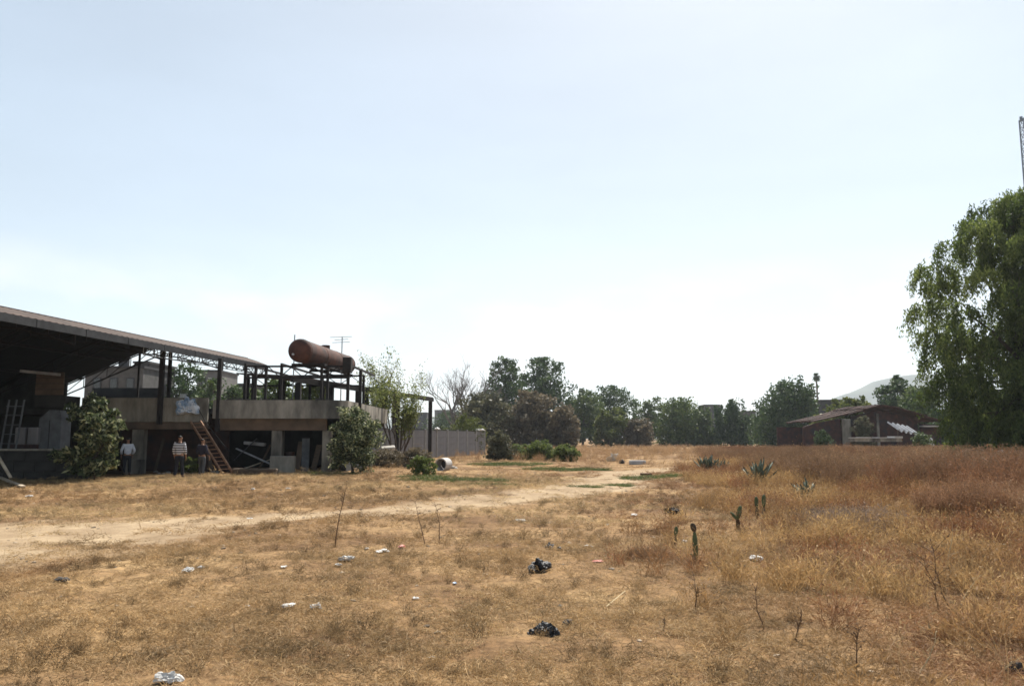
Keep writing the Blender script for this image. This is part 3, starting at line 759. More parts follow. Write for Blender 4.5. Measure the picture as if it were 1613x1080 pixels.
roof_strip(PROF, .02, 150); roof_strip([(6.62, 6.71)] + PROFL[1:], .02, 150)
npan = 10
for k in range(npan):
    p0 = ea + ud * (ELEN * k / npan + .02); p1 = ea + ud * (ELEN * (k + 1) / npan - .02)
    for p in (p0, p1): p.z = 5.38
    MB().bar(p0 - nl_ * .04, p1 - nl_ * .04, .03, .27).build('fascia_panel', mt['sheet_grey'], sh)
for s_, z in ((1.2, 5.9), (2.6, 6.15), (4.4, 6.36), (6.5, 6.6), (8.5, 5.88), (11, 4.93)):
    a_, b_ = ea + nl_ * s_, eb + nl_ * s_; a_.z = b_.z = z
    MB().bar(a_, b_, .08, .12).build('purlin', mt['steel'], sh)
def roofz(s_):
    P_ = PROF + PROFL[1:]
    for (a, za), (b, zb) in zip(P_, P_[1:]):
        if a <= s_ <= b: return za + (zb - za) * (s_ - a) / (b - a)
    return P_[-1][1]
for k, tpos in enumerate((4, 9.5, 15, 20, ELEN - .15)):
    o_ = ea + ud * tpos; m = MB(); ss = [.2, 1.3, 2.6, 3.9, 5.2, 6.6, 8, 9.4, 10.8, 12.2]
    for i in range(len(ss) - 1):
        A_ = o_ + nl_ * ss[i]; B_ = o_ + nl_ * ss[i + 1]; A_.z = roofz(ss[i]) - .14; B_.z = roofz(ss[i + 1]) - .14
        A2, B2 = A_.copy(), B_.copy(); A2.z -= .55; B2.z -= .55
        m.bar(A_, B_, .06); m.bar(A2, B2, .06); m.bar(A_, B2, .035); m.bar(A2, A_, .035)
    m.build('truss', mt['steel'], sh)
# pale lattice girder below the eave, right half
m = MB(); N_ = 22
for i in range(N_):
    a_ = ea + ud * (ELEN * (.56 + .44 * i / N_)) + nl_ * .25; b_ = ea + ud * (ELEN * (.56 + .44 * (i + 1) / N_)) + nl_ * .25
    at_, bt_ = a_.copy(), b_.copy(); at_.z = bt_.z = 5.34; a_.z = b_.z = 5.0
    m.bar(a_, b_, .035); m.bar(a_, bt_ if i % 2 else at_, .025); m.bar(at_ if i % 2 else a_, b_ if i % 2 else bt_, .025)
m.build('eave_girder', mt['steel_pale'], sh)
for x, y, z0_, z1_, w in ((X_(250, 37.5), 37.48, 2.25, 5.95, .2), (X_(262, 40), 40.0, 3.0, 6.05, .15), (X_(342, 37.5), 37.48, 1.9, 5.35, .17), (X_(213, 43), 43, 3.0, 6.3, .1), (-16.9, 24, -.2, 5.6, .2), (-27.5, 38, -.2, 4.2, .2)):
    MB().box(x - w / 2, x + w / 2, y - w / 2, y + w / 2, z0_, z1_).build('post', mt['steel'], sh, bevel=.01)
a_, b_ = ea + nl_ * 13.8, eb + nl_ * 13.8
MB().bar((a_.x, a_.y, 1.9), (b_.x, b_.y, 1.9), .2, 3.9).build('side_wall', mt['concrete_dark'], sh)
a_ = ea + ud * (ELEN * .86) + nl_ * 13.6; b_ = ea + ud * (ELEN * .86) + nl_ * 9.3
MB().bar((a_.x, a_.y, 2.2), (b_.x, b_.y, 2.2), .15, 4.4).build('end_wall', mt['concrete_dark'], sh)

# ------------------------------------------------------------------ steel frame, tank, canopy
fr = thing('steel_frame', (-10.5, 40, 3.0), 'rusty lattice steel frame on the terrace carrying the tank', 'frame')
for y, xs_ in ((38.6, (-12.95, -12.45, -11.95, -11.2, -9.25, -8.95, -7.95)), (44.5, (-14.5, -13.0, -11.3, -10.6, -9.2, -8.3))):
    for x in xs_:
        MB().box(x - .06, x + .06, y - .06, y + .06, 2.9, 5.12).build('column', mt['steel'], fr)
    x0, x1 = xs_[0], xs_[-1]
    for z in (4.52, 5.07): MB().bar((x0, y, z), (x1, y, z), .07, .09).build('girder_chord', mt['steel'], fr)
    n = 9
    for k in range(n):
        xa_, xb_ = x0 + (x1 - x0) * k / n, x0 + (x1 - x0) * (k + 1) / n
        MB().bar((xa_, y + .02, 4.55 if k % 2 else 5.04), (xb_, y + .02, 5.04 if k % 2 else 4.55), .04).build('brace', mt['steel'], fr)
for x in (-12.95, -11.2, -10.35, -9.25, -8.0):
    MB().bar((x, 38.5, 5.17), (x + .1, 45.5, 5.17), .09, .1).build('cross_beam', mt['steel'], fr)
for x0, x1 in ((-12.95, -12.45), (-11.95, -11.2), (-9.25, -8.95)):
    MB().bar((x0, 38.62, 3.1), (x1, 38.62, 4.5), .035).build('brace', mt['steel'], fr)
for y in (38.2, 41.6, 44.8): MB().bar((-10.6, y, 5.11), (-9.0, y, 5.11), .16, .12).build('saddle', mt['steel'], fr)
for x, z in ((-8.0, 5.3),): MB().box(x - .2, x + .2, 38.4, 38.8, 4.75, 5.5).build('bracket', mt['steel'], fr)
MB().box(X_(566, 40) - .07, X_(566, 40) + .07, 39.9, 40.05, 2.9, 5.0).build('column', mt['steel'], fr)
# tank
tk0, tk1, tr_ = Vector((-9.92, 37.0, 5.67)), Vector((-9.62, 46.0, 5.82)), .55
tn = thing('rusty_tank', ((tk0 + tk1) / 2 - Vector((0, 0, tr_))), 'big rust red cylindrical tank lying on the steel frame', 'tank')
td = (tk1 - tk0).normalized(); L_ = (tk1 - tk0).length
tm_ = MB(); tm_.tube([tk0 + td * L_ * k / 8 for k in range(9)], tr_, 32, cap=False); o = tm_.build('shell', mt['tank'], tn, smooth=True)
for base_, sg in ((tk0, -1), (tk1, 1)):
    tm_ = MB(); prof = [(0, tr_ - .012), (.05, tr_ * .97), (.11, tr_ * .85), (.17, tr_ * .6), (.2, tr_ * .3), (.21, .01)]
    tm_.tube([base_ + td * sg * a for a, r in prof], [r for a, r in prof], 32); tm_.build('end_cap', mt['tank'], tn, smooth=True)
for k in (.02, .34, .67, .98):
    c_ = tk0 + td * L_ * k; MB().tube([c_ - td * .03, c_ + td * .03], tr_ + .012, 32).build('weld_band', mt['tank'], tn, smooth=False)
c_ = tk0 + td * L_ * .5 + Vector((0, 0, tr_ - .03)); MB().tube([c_, c_ + Vector((0, 0, .17))], .22, 16).build('hatch', mt['tank'], tn)
c_ = tk0 + Vector((-.25, -.16, -.2)); MB().tube([c_, c_ + Vector((0, -.1, 0))], .05, 10).build('valve', mt['white_dirty'], tn)
# aerial and thin pole behind
an = thing('television_aerial', (X_(535, 52), 52, 3), 'thin television aerial standing behind the tank', 'aerial')
ax, az = X_(535, 52), zat(530, 52)
MB().tube([(ax, 52, -.1), (ax, 52, az)], .035, 6).build('mast', mt['steel_pale'], an)
for k, (w, dz) in enumerate(((.8, -.05), (.5, -.22), (.65, -.4))): MB().bar((ax - w, 52, az + dz), (ax + w * .8, 52, az + dz + .05), .03).build('rod', mt['steel_pale'], an)
tag(MB().tube([(X_(459, 41), 41, 2.9), (X_(459, 41), 41, zat(527, 41))], .03, 6).build('thin_pole', mt['steel_pale']), 'thin pale pole rising just left of the tank end', 'pole')
# canopy
cn = thing('long_canopy', (-8.5, 51, 0), 'long narrow canopy with a dark roof edge running back behind the sapling', 'canopy')
ca, cbb = Vector((-11.2, 40.5, 0)), Vector((-6.15, 62.3, 0)); cu = (cbb - ca).normalized(); cnn = Vector((-cu.y, cu.x, 0))
CL = (cbb - ca).length
for k in range(8):
    p0, p1 = ca + cu * (CL * k / 8 + .01), ca + cu * (CL * (k + 1) / 8 - .01); m = MB(); m.v = [tuple(v) for v in (p0 + Vector((0, 0, 4.78)), p1 + Vector((0, 0, 4.78)), p1 + cnn * 3.2 + Vector((0, 0, 4.98)), p0 + cnn * 3.2 + Vector((0, 0, 4.98)))]
    m.v += [(a, b, c - .06) for a, b, c in m.v]; m.f = [(0, 1, 2, 3), (7, 6, 5, 4), (0, 4, 5, 1), (1, 5, 6, 2), (2, 6, 7, 3), (3, 7, 4, 0)]
    m.build('roof_sheet', mt['roof_rust'], cn)
MB().bar(ca + Vector((0, 0, 4.58)), cbb + Vector((0, 0, 4.58)), .1, .27).build('edge_beam', mt['steel'], cn)
for t_ in (.03, .2, .42, .66, .97):
    p = ca + cu * CL * t_; MB().box(p.x - .14, p.x + .14, p.y - .14, p.y + .14, -.2 if p.y > 50 else 2.9, 4.44).build('post', mt['steel'], cn)
    p = p + cnn * 3.0; MB().box(p.x - .12, p.x + .12, p.y - .12, p.y + .12, -.2 if p.y > 50 else 2.9, 4.9).build('post', mt['steel'], cn)

# ladder
la, lb = at(299, 664, 37.2), Vector((X_(360, 35.4), 35.4, hz(X_(360, 35.4), 35.4)))
la.y = 37.3
lad = thing('ladder', lb, 'rusty metal ladder leaning from the ground up to the terrace edge', 'ladder')
sd_ = Vector((.5, -.12, .03))
for k in (0, 1): MB().bar(la + sd_ * k, Vector((lb.x - .15, lb.y, lb.z)) + sd_ * k, .06, .09).build('rail', mt['ladder'], lad)
lb2 = Vector((lb.x - .15, lb.y, lb.z))
for k in range(14):
    p = la.lerp(lb2, (k + .5) / 14); MB().bar(p, p + sd_, .035).build('rung', mt['ladder'], lad)
tag(MB().tube([at(306, 632, 37.55), at(326, 668, 37.3), at(352, 700, 36.9), at(385, 738, 36.6)], .02, 5).build('cable', mt['steel']), 'thin dark cable hanging from the parapet down behind the ladder', 'cable')
# cloth bundle over parapet
def crumple(name, loc, sx, sy, sz, mat, label, cat, seed, sub=3, group=None):
    bm = bmesh.new(); bmesh.ops.create_icosphere(bm, subdivisions=sub, radius=1)
    rr = random.Random(seed); o1, o2 = rr.uniform(0, 50), rr.uniform(0, 50)
    for v in bm.verts:
        c = v.co
        k = 1 + (float(vnoise(c.x * 2.1 + o1, c.y * 2.1 + c.z * 1.3)) - .5) * .9 + (float(vnoise(c.x * 5 + o2, c.y * 5 + c.z * 4)) - .5) * .6 + (float(vnoise(c.x * 11 + o1, c.y * 11 + c.z * 9 + o2)) - .5) * .35 + rr.uniform(-.05, .05)
        v.co = Vector((c.x * sx * k, c.y * sy * k, max(c.z, -.35) * sz * k))
    me = bpy.data.meshes.new(name); bm.to_mesh(me); bm.free(); me.materials.append(mat)
    o = bpy.data.objects.new(name, me); C.objects.link(o); o.location = loc; o.rotation_euler = (0, 0, rr.uniform(0, 6))
    return tag(o, label, cat, group)
o = crumple('cloth_bundle', (X_(291, 37.4), 37.5, 2.95), .42, .2, .5, mt['blue_cloth'], 'blue and white cloth bundle hung over the terrace parapet', 'cloth', 5, 4); o.rotation_euler = (0, 0, 0)
tag(MB().box(X_(281, 38.4), X_(287.5, 38.4), 38.3, 38.6, 3.0, 3.72).build('small_box', mt['white'], bevel=.02), 'small pale box on the terrace just behind the cloth bundle', 'box')

# ------------------------------------------------------------------ precast panel wall
wa, wb = Vector((X_(560, 55), 55, 0)), Vector((X_(763, 77), 77, 0))
wu = (wb - wa).normalized(); WL = (wb - wa).length
wall = thing('panel_wall', (wa + wb) / 2, 'grey precast concrete panel wall with pale posts behind the sapling', 'wall')
NP = 11; sp_ = WL / NP
ang = math.atan2(wu.y, wu.x); pan = None; pst = None
for k in range(NP):
    for r_ in range(4):
        if pan is None: o = MB().box(-sp_ / 2 + .09, sp_ / 2 - .09, -.03, .03, -.275, .275).build('panel', mt['panel'], wall, bevel=.012); pan = o
        else: o = bpy.data.objects.new('panel', pan.data); link(o, wall)
        p = wa + wu * sp_ * (k + .5); o.location = (p.x, p.y, .30 + r_ * .556); o.rotation_euler = (0, 0, ang)
    if pst is None: o = MB().box(-.08, .08, -.09, .09, -.2, 2.36).build('post', mt['wall_post'], wall, bevel=.015); pst = o
    else: o = bpy.data.objects.new('post', pst.data); link(o, wall)
    p = wa + wu * sp_ * (k + 1); o.location = (p.x, p.y, 0); o.rotation_euler = (0, 0, ang)
p = wa + wu * WL * .55
cpg = MB().bar(wa + Vector((0, 0, 2.31)), wb + Vector((0, 0, 2.31)), .13, .05).build('coping', mt['concrete_dark'], wall)
for px, py, l_ in ((690, 671, 'white crumpled sheet lying on top of the panel wall, left of the shrub'), (755, 676, 'white scrap lying on the right end of the panel wall')):
    P_ = wa + wu * WL * ((px - 600) / 163 * .93 + .06)
    P_ = min((wa + wu * WL * q / 200 for q in range(201)), key=lambda v: abs(CX + v.x / v.y * F - px))
    crumple('scrap_sheet', (P_.x, P_.y, 2.37), .55, .2, .14, mt['white'], l_, 'scrap', px)

# ------------------------------------------------------------------ barn at right
Yb = 92
def bx(px): return X_(px, Yb)
bn = thing('old_barn', (bx(1385), Yb, 0), 'dark old brick barn with a sagging low gable roof at right', 'barn')
def gable(pts, y0, y1, name, mat, zb=-.2):
    m = MB(); n = len(pts)
    low = [(x, zb) for x, z in pts]
    poly = pts + low[::-1]
    m.v = [(x, y0, z) for x, z in poly] + [(x, y1, z) for x, z in poly]; k = len(poly)
    m.f = [tuple(range(k))[::-1], tuple(range(k, 2 * k))] + [(i, (i + 1) % k, k + (i + 1) % k, k + i) for i in range(k)]
    return m.build(name, mat, bn)
gable([(bx(1266), zat(672, Yb)), (bx(1287), zat(666, Yb)), (bx(1325), zat(659, Yb))], Yb, Yb + .3, 'front_wall', mt['brick_dark'])
gable([(bx(1349), zat(655, Yb)), (bx(1372), zat(650, Yb)), (bx(1384), zat(645, Yb)), (bx(1405), zat(648, Yb)), (bx(1440), zat(656, Yb)), (bx(1455), zat(662, Yb))], Yb + 1.2, Yb + 1.5, 'front_wall', mt['brick_dark'])
gable([(bx(1455), zat(667, Yb)), (bx(1486), zat(670, Yb))], Yb + .5, Yb + .8, 'side_room_wall', mt['brick_dark'])
gable([(bx(1266), 3.0), (bx(1486), 3.0)], Yb + 9, Yb + 9.3, 'rear_wall', mt['brick_dark'])
def roof_plane(x0, z0_, x1, z1_, y0, y1, name='roof_slope'):
    n = 26; m = MB()
    p = MB()
    d = Vector((x1 - x0, z1_ - z0_)); nn = Vector((-d.y, d.x)).normalized() * .14
    for i in range(n):
        ya, yb_ = y0 + (y1 - y0) * i / n, y0 + (y1 - y0) * (i + .92) / n
        if random.random() < .13: continue
        lift = .05 * (i % 2) + random.uniform(-.07, .07)
        m.add([(x0, ya, z0_ + lift), (x0, yb_, z0_ + lift), (x1, yb_, z1_ + lift), (x1, ya, z1_ + lift), (x0 + nn.x, ya, z0_ + nn.y + lift), (x0 + nn.x, yb_, z0_ + nn.y + lift), (x1 + nn.x, yb_, z1_ + nn.y + lift), (x1 + nn.x, ya, z1_ + nn.y + lift)],
              [(0, 3, 2, 1), (4, 5, 6, 7), (0, 1, 5, 4), (1, 2, 6, 5), (2, 3, 7, 6), (3, 0, 4, 7)])
    o = m.build(name, mt['tile_roof'], bn); o['kind'] = 'stuff'
roof_plane(bx(1284), zat(664, Yb), bx(1338), zat(652, Yb), Yb - .5, Yb + 9.5)
roof_plane(bx(1338), zat(653.5, Yb), bx(1364), zat(646, Yb), Yb - .4, Yb + 9.5)
roof_plane(bx(1362), zat(645, Yb), bx(1384), zat(639.5, Yb), Yb - .8, Yb + 9.5)
roof_plane(bx(1384), zat(639.5, Yb), bx(1418), zat(644, Yb), Yb - .8, Yb + 9.5)
roof_plane(bx(1418), zat(644.5, Yb), bx(1458), zat(656, Yb), Yb - .7, Yb + 9.5)
roof_plane(bx(1454), zat(657, Yb), bx(1485), zat(664, Yb), Yb - .5, Yb + 9.5)
MB().box(bx(1326), bx(1338), Yb - .6, Yb - .1, -.2, zat(660, Yb)).build('stone_pillar', mt['concrete'], bn, bevel=.05)
MB().box(bx(1384), bx(1387.5), Yb + .2, Yb + .4, -.2, zat(651, Yb)).build('post', mt['concrete'], bn)
MB().box(bx(1452), bx(1484), Yb - .5, Yb + .4, zat(672, Yb), zat(670, Yb)).build('door_lintel', mt['panel_post'], bn)
lc = thing('corrugated_sheet', (bx(1427), Yb - 4, 2.5), 'bright tilted corrugated sheets leaning before the barn', 'sheet')
m = MB(); n = 24
p0, p1 = at(1410, 672, 87), at(1447, 680, 87)
for i in range(n + 1):
    q = p0.lerp(p1, i / n); rip = .17 * math.sin(i * 1.3)
    m.v += [(q.x, q.y - .6, q.z + rip - .35), (q.x - .3, q.y + 1.2, q.z + rip + .5)]
m.f = [(2 * i, 2 * i + 2, 2 * i + 3, 2 * i + 1) for i in range(n)]
o = m.build('sheet', mt['white_dirty'], lc); md = o.modifiers.new('t', 'SOLIDIFY'); md.thickness = .03
for k in (.1, .9):
    q = p0.lerp(p1, k); MB().bar((q.x, q.y, -.1), (q.x, q.y, q.z - .1), .09).build('prop', mt['wood'], lc)
tl = thing('flat_trailer', (bx(1378), 86, 0), 'pale topped flat trailer standing in front of the barn', 'trailer')
tx0, tx1, Yt = X_(1341, 86), X_(1416, 86), 86
zt = zat(689, Yt)
for k in range(6):
    MB().box(tx0 + (tx1 - tx0) * k / 6 + .01, tx0 + (tx1 - tx0) * (k + 1) / 6 - .01, Yt - .9, Yt + .9, zt - .06, zt + random.uniform(0, .2)).build('deck_board', mt['white_dirty' if k in (2, 4) else 'panel_post'], tl)
MB().box(tx0 + .05, tx1 - .05, Yt - .8, Yt + .8, zt - .42, zt - .062).build('chassis', mt['concrete'], tl)
for k in (.2, .32, .8):
    x = tx0 + (tx1 - tx0) * k
    for yy in (Yt - .85, Yt + .7):
        w_ = MB().tube([(x, yy, .42), (x, yy + .2, .42)], .42, 20).build('wheel', mt['rubber'], tl); MB().tube([(x, yy - .02, .42), (x, yy + .22, .42)], .2, 14).build('rim', mt['steel_pale'], w_)
for px, l_ in ((1520, 'white scrap just above the weeds under the pepper tree, left one'), (1577, 'white scrap just above the weeds under the pepper tree, right one'), (1466, 'whitish sack beside the barn side room')):
    Yq = 44 if px > 1500 else 88
    crumple('white_sack', (X_(px, Yq), Yq, zat(711 if px > 1500 else 697, Yq) - .1), .36 if px > 1500 else .3, .2, .16 if px > 1500 else .6, mt['white'], l_, 'scrap', px)

# ------------------------------------------------------------------ lattice mast
Ym = 120
mx_ = X_(1654, Ym); mh = zat(188, Ym)
ms = thing('lattice_mast', (mx_, Ym, 0), 'tall thin grey blue lattice mast above the pepper tree at the right edge', 'mast')
hw = .52
for i, j in ((-1, -1), (1, -1), (1, 1), (-1, 1)):
    MB().tube([(mx_ + i * hw, Ym + j * hw, -.2), (mx_ + i * hw, Ym + j * hw, mh)], .11, 5).build('leg', mt['mast'], ms)
m = MB(); nb = 44
for k in range(nb):
    z0_, z1_ = mh * k / nb, mh * (k + 1) / nb
    for (i, j), (p, q) in (((-1, -1), (1, -1)), ((1, -1), (1, 1)), ((1, 1), (-1, 1)), ((-1, 1), (-1, -1))):
        m.bar((mx_ + i * hw, Ym + j * hw, z0_), (mx_ + p * hw, Ym + q * hw, z1_), .07); m.bar((mx_ + i * hw, Ym + j * hw, z1_), (mx_ + p * hw, Ym + q * hw, z1_), .07)
m.build('lacing', mt['mast'], ms)['kind'] = 'stuff'
MB().tube([(mx_ - .55, Ym, mh - .3), (mx_ - .55, Ym, mh + .4)], .22, 10).build('lamp', mt['mast'], ms)

# ------------------------------------------------------------------ far houses
def house(name, px0, px1, top, Y, mat, label, wins=3, tankk=False, d=8):
    x0, x1, z = X_(px0, Y), X_(px1, Y), zat(top, Y)
    t = thing(name, ((x0 + x1) / 2, Y, 0), label, 'building')
    MB().box(x0, x1, Y, Y + d, -.3, z).build('wall', mat, t)
    MB().box(x0 - .15, x1 + .15, Y - .15, Y + d + .15, z + .002, z + .25).build('roof_edge', mt['city_dark'], t)
    w = (x1 - x0) / (wins * 2 + 1)
    for k in range(wins):
        xa_ = x0 + w * (2 * k + 1); f_ = MB().box(xa_, xa_ + w, Y - .06, Y - .005, z - 2.4, z - 1.0).build('window', mt['city_dark'], t)
        MB().box(xa_ + .1, xa_ + w - .1, Y - .08, Y - .062, z - 2.3, z - 1.1).build('pane', mt['glass'], f_)
    if tankk:
        MB().tube([((x0 + x1) / 2, Y + 2, z + .25), ((x0 + x1) / 2, Y + 2, z + 1.5)], .55, 12).build('water_tank', mt['city_dark'], t)
HG = 'far houses'
for a in [
 ('far_house', 128, 220, 580, 84, mt['city_mid'], 'grey far house seen through the open end of the shed', 3, True),
 ('far_house', 205, 228, 572, 100, mt['city_dark'], 'narrow dark far house right of the grey one under the shed', 1, False),
 ('far_house', 306, 341, 585, 118, mt['city'], 'grey far house beside the trees above the terrace', 2, False),
 ('far_house', 366, 392, 606, 130, mt['city_dark'], 'small dark far house left of the steel frame', 2, True),
 ('far_house', 573, 604, 640, 300, mt['city'], 'pale far house below the canopy, left of the sapling', 3, True),
 ('far_house', 684, 708, 646, 420, mt['city'], 'hazy grey far house right of the canopy end post', 2, False),
 ('far_house', 704, 735, 650, 400, mt['city_dark'], 'hazy low far house below the leafless tree', 3, True),
 ('far_house', 640, 672, 650, 330, mt['city_dark'], 'hazy dark far house behind the sapling', 2, False),
 ('far_house', 1112, 1138, 638, 240, mt['city_mid'], 'distant dark flat roofed building above the weeping trees', 3, False),
 ('far_house', 1172, 1192, 648, 230, mt['city_mid'], 'distant grey building between the dark oval tree and the big tree', 2, False),
 ('far_house', 1296, 1330, 631, 160, mt['city_dark'], 'dark far roof between the palm and the yellow green tree', 2, False)]:
    house(*a)

# ------------------------------------------------------------------ people
def skin_mesh(name, V_, E_, Rr, mat, parent, sub=2):
    me = bpy.data.meshes.new(name); me.from_pydata([tuple(v) for v in V_], E_, []); me.update()
    me.materials.append(mat)
    o = bpy.data.objects.new(name, me); C.objects.link(o)
    o.modifiers.new('Skin', 'SKIN')
    sv = me.skin_vertices[0].data
    for i, r in enumerate(Rr): sv[i].radius = (r, r) if not hasattr(r, '__len__') else r
    sv[0].use_root = True
    s_ = o.modifiers.new('Sub', 'SUBSURF'); s_.levels = s_.render_levels = sub
    o.parent = parent
    return o
def person(px, py, facing, shirt, trousers, label, elbow=(.0, .06), scale=1.0, st=.07):
    g = ground_at(px, py)
    t = thing('person', (g.x, g.y, g.z), label, 'person')
    t.rotation_euler = (0, 0, facing); t.scale = (scale,) * 3
    ex, ey = elbow
    V_ = [(0, 0, .95), (0, .01, 1.12), (0, .02, 1.30), (0, .02, 1.42), (0, -.005, 1.50), (0, -.015, 1.58), (0, -.01, 1.66), (0, 0, 1.72)]
    E_ = [(i, i + 1) for i in range(7)]; Rr = [(.16, .11), (.145, .10), (.17, .11), (.12, .085), .055, (.068, .08), (.076, .095), (.05, .06)]
    def chain(root, pts, rs):
        p = root
        for q, r in zip(pts, rs):
            V_.append(q); Rr.append(r); E_.append((p, len(V_) - 1)); p = len(V_) - 1
        return p
    chain(5, [(0, -.105, 1.585)], [.016])
    for s_ in (-1, 1):
        chain(6, [(s_ * .083, .0, 1.63)], [.018])
        w = chain(2, [(s_ * .19, .02, 1.40), (s_ * (.24 + ex), .04, 1.13), (s_ * .235, -ey - .02, .90), (s_ * .232, -ey - .05, .83)], [.06, .046, .03, (.022, .038)])
        hx, hy, hz_ = V_[w]
        for f_ in range(4):
            dx = -.026 + .018 * f_; L = (.07, .08, .075, .06)[f_]
            chain(w, [(hx, hy + dx - .01, hz_ - .055), (hx - s_ * .008, hy + dx - .014, hz_ - .055 - L * .5), (hx - s_ * .02, hy + dx - .014, hz_ - .055 - L)], [.009, .008, .007])
        chain(w, [(hx - s_ * .005, hy - .05, hz_ - .03), (hx - s_ * .012, hy - .058, hz_ - .065)], [.010, .009])
        chain(0, [(s_ * .10, 0, .84), (s_ * .115, -.03 + s_ * st * .4, .48), (s_ * .13, .02 + s_ * st, .09), (s_ * .145, -.10 + s_ * st, .03)], [.085, .055, .04, .035])
    skin_mesh('body', V_, E_, Rr, mt['skin'], t)
    Vs = [(0, 0, .90), (0, .01, 1.12), (0, .02, 1.30), (0, .02, 1.43)]; Es = [(0, 1), (1, 2), (2, 3)]; Rs = [(.185, .135), (.175, .13), (.195, .135), (.105, .08)]
    for s_ in (-1, 1):
        b = len(Vs); Vs += [(s_ * .19, .02, 1.40), (s_ * (.24 + ex), .04, 1.13), (s_ * .237, -ey, .96)]; Es += [(2, b), (b, b + 1), (b + 1, b + 2)]; Rs += [.085, .066, .052]
    skin_mesh('shirt', Vs, Es, Rs, shirt, t)
    Vt = [(0, 0, .96), (0, 0, .88)]; Et = [(0, 1)]; Rt = [(.17, .125), (.165, .125)]
    for s_ in (-1, 1):
        b = len(Vt); Vt += [(s_ * .10, 0, .80), (s_ * .115, -.03 + s_ * st * .4, .48), (s_ * .13, .02 + s_ * st, .08)]; Et += [(1, b), (b, b + 1), (b + 1, b + 2)]; Rt += [.105, .078, .07]
    skin_mesh('trousers', Vt, Et, Rt, trousers, t)
    skin_mesh('hair', [(0, .02, 1.64), (0, .025, 1.70), (0, .01, 1.735)], [(0, 1), (1, 2)], [(.085, .09), (.086, .1), (.05, .06)], mt['hair'], t)
    for s_ in (-1, 1):
        skin_mesh('shoe', [(s_ * .13, .05 + s_ * st, .05), (s_ * .137, -.05 + s_ * st, .05), (s_ * .15, -.16 + s_ * st, .035)], [(0, 1), (1, 2)], [.055, .052, .038], mt['shoe'], t)
    return t
person(281, 752, R(182), mt['stripe'], mt['denim'], 'person in a striped top and dark trousers seen from behind, left of the ladder', scale=.985)
person(317, 749, R(165), mt['navy'], mt['grey_cloth'], 'person in a dark shirt and grey trousers standing beside the ladder', elbow=(.03, .2), scale=.92, st=-.1)
person(199, 747.5, R(215), mt['shirt_white'], mt['denim'], 'person in a pale shirt half hidden behind the ragged bush', elbow=(.05, .15), scale=.95)

# ------------------------------------------------------------------ agaves and cactus
def agave(px, py, hpx, n, seed, label, lean=0., spread=1.0):
    g = ground_at(px, py); rr = random.Random(seed)
    H = hpx * g.y / F
    t = thing('agave', g, label, 'agave')
    for k in range(n):
        a = k * 2.39996 + rr.uniform(-.25, .25); e = R(25) + R(55) * (1 - k / n) ** .6 * 1.0
        e = R(82) - R(62) * (k / n) * spread
        L = H * rr.uniform(.85, 1.12); d = Vector((math.cos(a) * math.cos(e) + lean, math.sin(a) * math.cos(e), math.sin(e))).normalized()
        s_ = d.cross(Vector((0, 0, 1))).normalized(); nn = s_.cross(d).normalized()
        m = MB(); prof = [(0, .10), (.2, .115), (.45, .12), (.7, .075), (.92, .022)]
        c0 = g + Vector((math.cos(a), math.sin(a), 0)) * .07 * H
        for q, w in prof:
            c = c0 + d * L * q - nn * (-(q ** 2)) * .12 * L * (1 - e / 1.57); W_ = w * L
            m.v += [tuple(c - s_ * W_ + nn * W_ * .5), tuple(c - nn * .02 * L), tuple(c + s_ * W_ + nn * W_ * .5), tuple(c + nn * W_ * .18)]
        for i in range(len(prof) - 1):
            for j in range(4): m.f.append((i * 4 + j, i * 4 + (j + 1) % 4, i * 4 + 4 + (j + 1) % 4, i * 4 + 4 + j))
        m.f += [(3, 2, 1, 0), (16, 17, 18, 19)]
        lf = m.build('leaf', mt['agave'], t, smooth=True)
        c = c0 + d * L * .92 + nn * (.92 ** 2) * .12 * L * (1 - e / 1.57)
        MB().tube([c, c + d * L * .1], [.02 * L, .002], 5).build('spine', mt['agave_tip'], lf)
agave(1196, 764, 41, 15, 1, 'large blue grey agave with upright leaves, tallest of the agaves', spread=.8)
agave(1272, 793, 40, 11, 2, 'dark agave leaning left in front of the tall brown weeds', lean=-.25, spread=.85)
AG = 'agaves in the far row'
for px, py, h, l_ in ((1108, 741, 22, 'leftmost agave of the low row beside the end of the track'), (1118, 741, 25, 'second agave from the left in the low row by the track end'), (1129, 741, 20, 'third agave from the left in the low row by the track end'), (1140, 742, 18, 'rightmost agave of the low row by the track end')):
    agave(px, py, h, 11, px, l_, spread=.7)
def pad(c, d, s_, L, W, name, mat, parent):
    bm = bmesh.new(); bmesh.ops.create_uvsphere(bm, u_segments=12, v_segments=8, radius=1)
    nn = s_.cross(d).normalized()
    for v in bm.verts:
        z = v.co.z; w = 1 - .25 * (1 - z) * .5
        v.co = c + d * (z + 1) * L * .5 + s_ * v.co.x * W * w * .5 + nn * v.co.y * W * .17
    me = bpy.data.meshes.new(name); bm.to_mesh(me); bm.free(); me.materials.append(mat)
    me.polygons.foreach_set('use_smooth', [True] * len(me.polygons))
    return link(bpy.data.objects.new(name, me), parent)
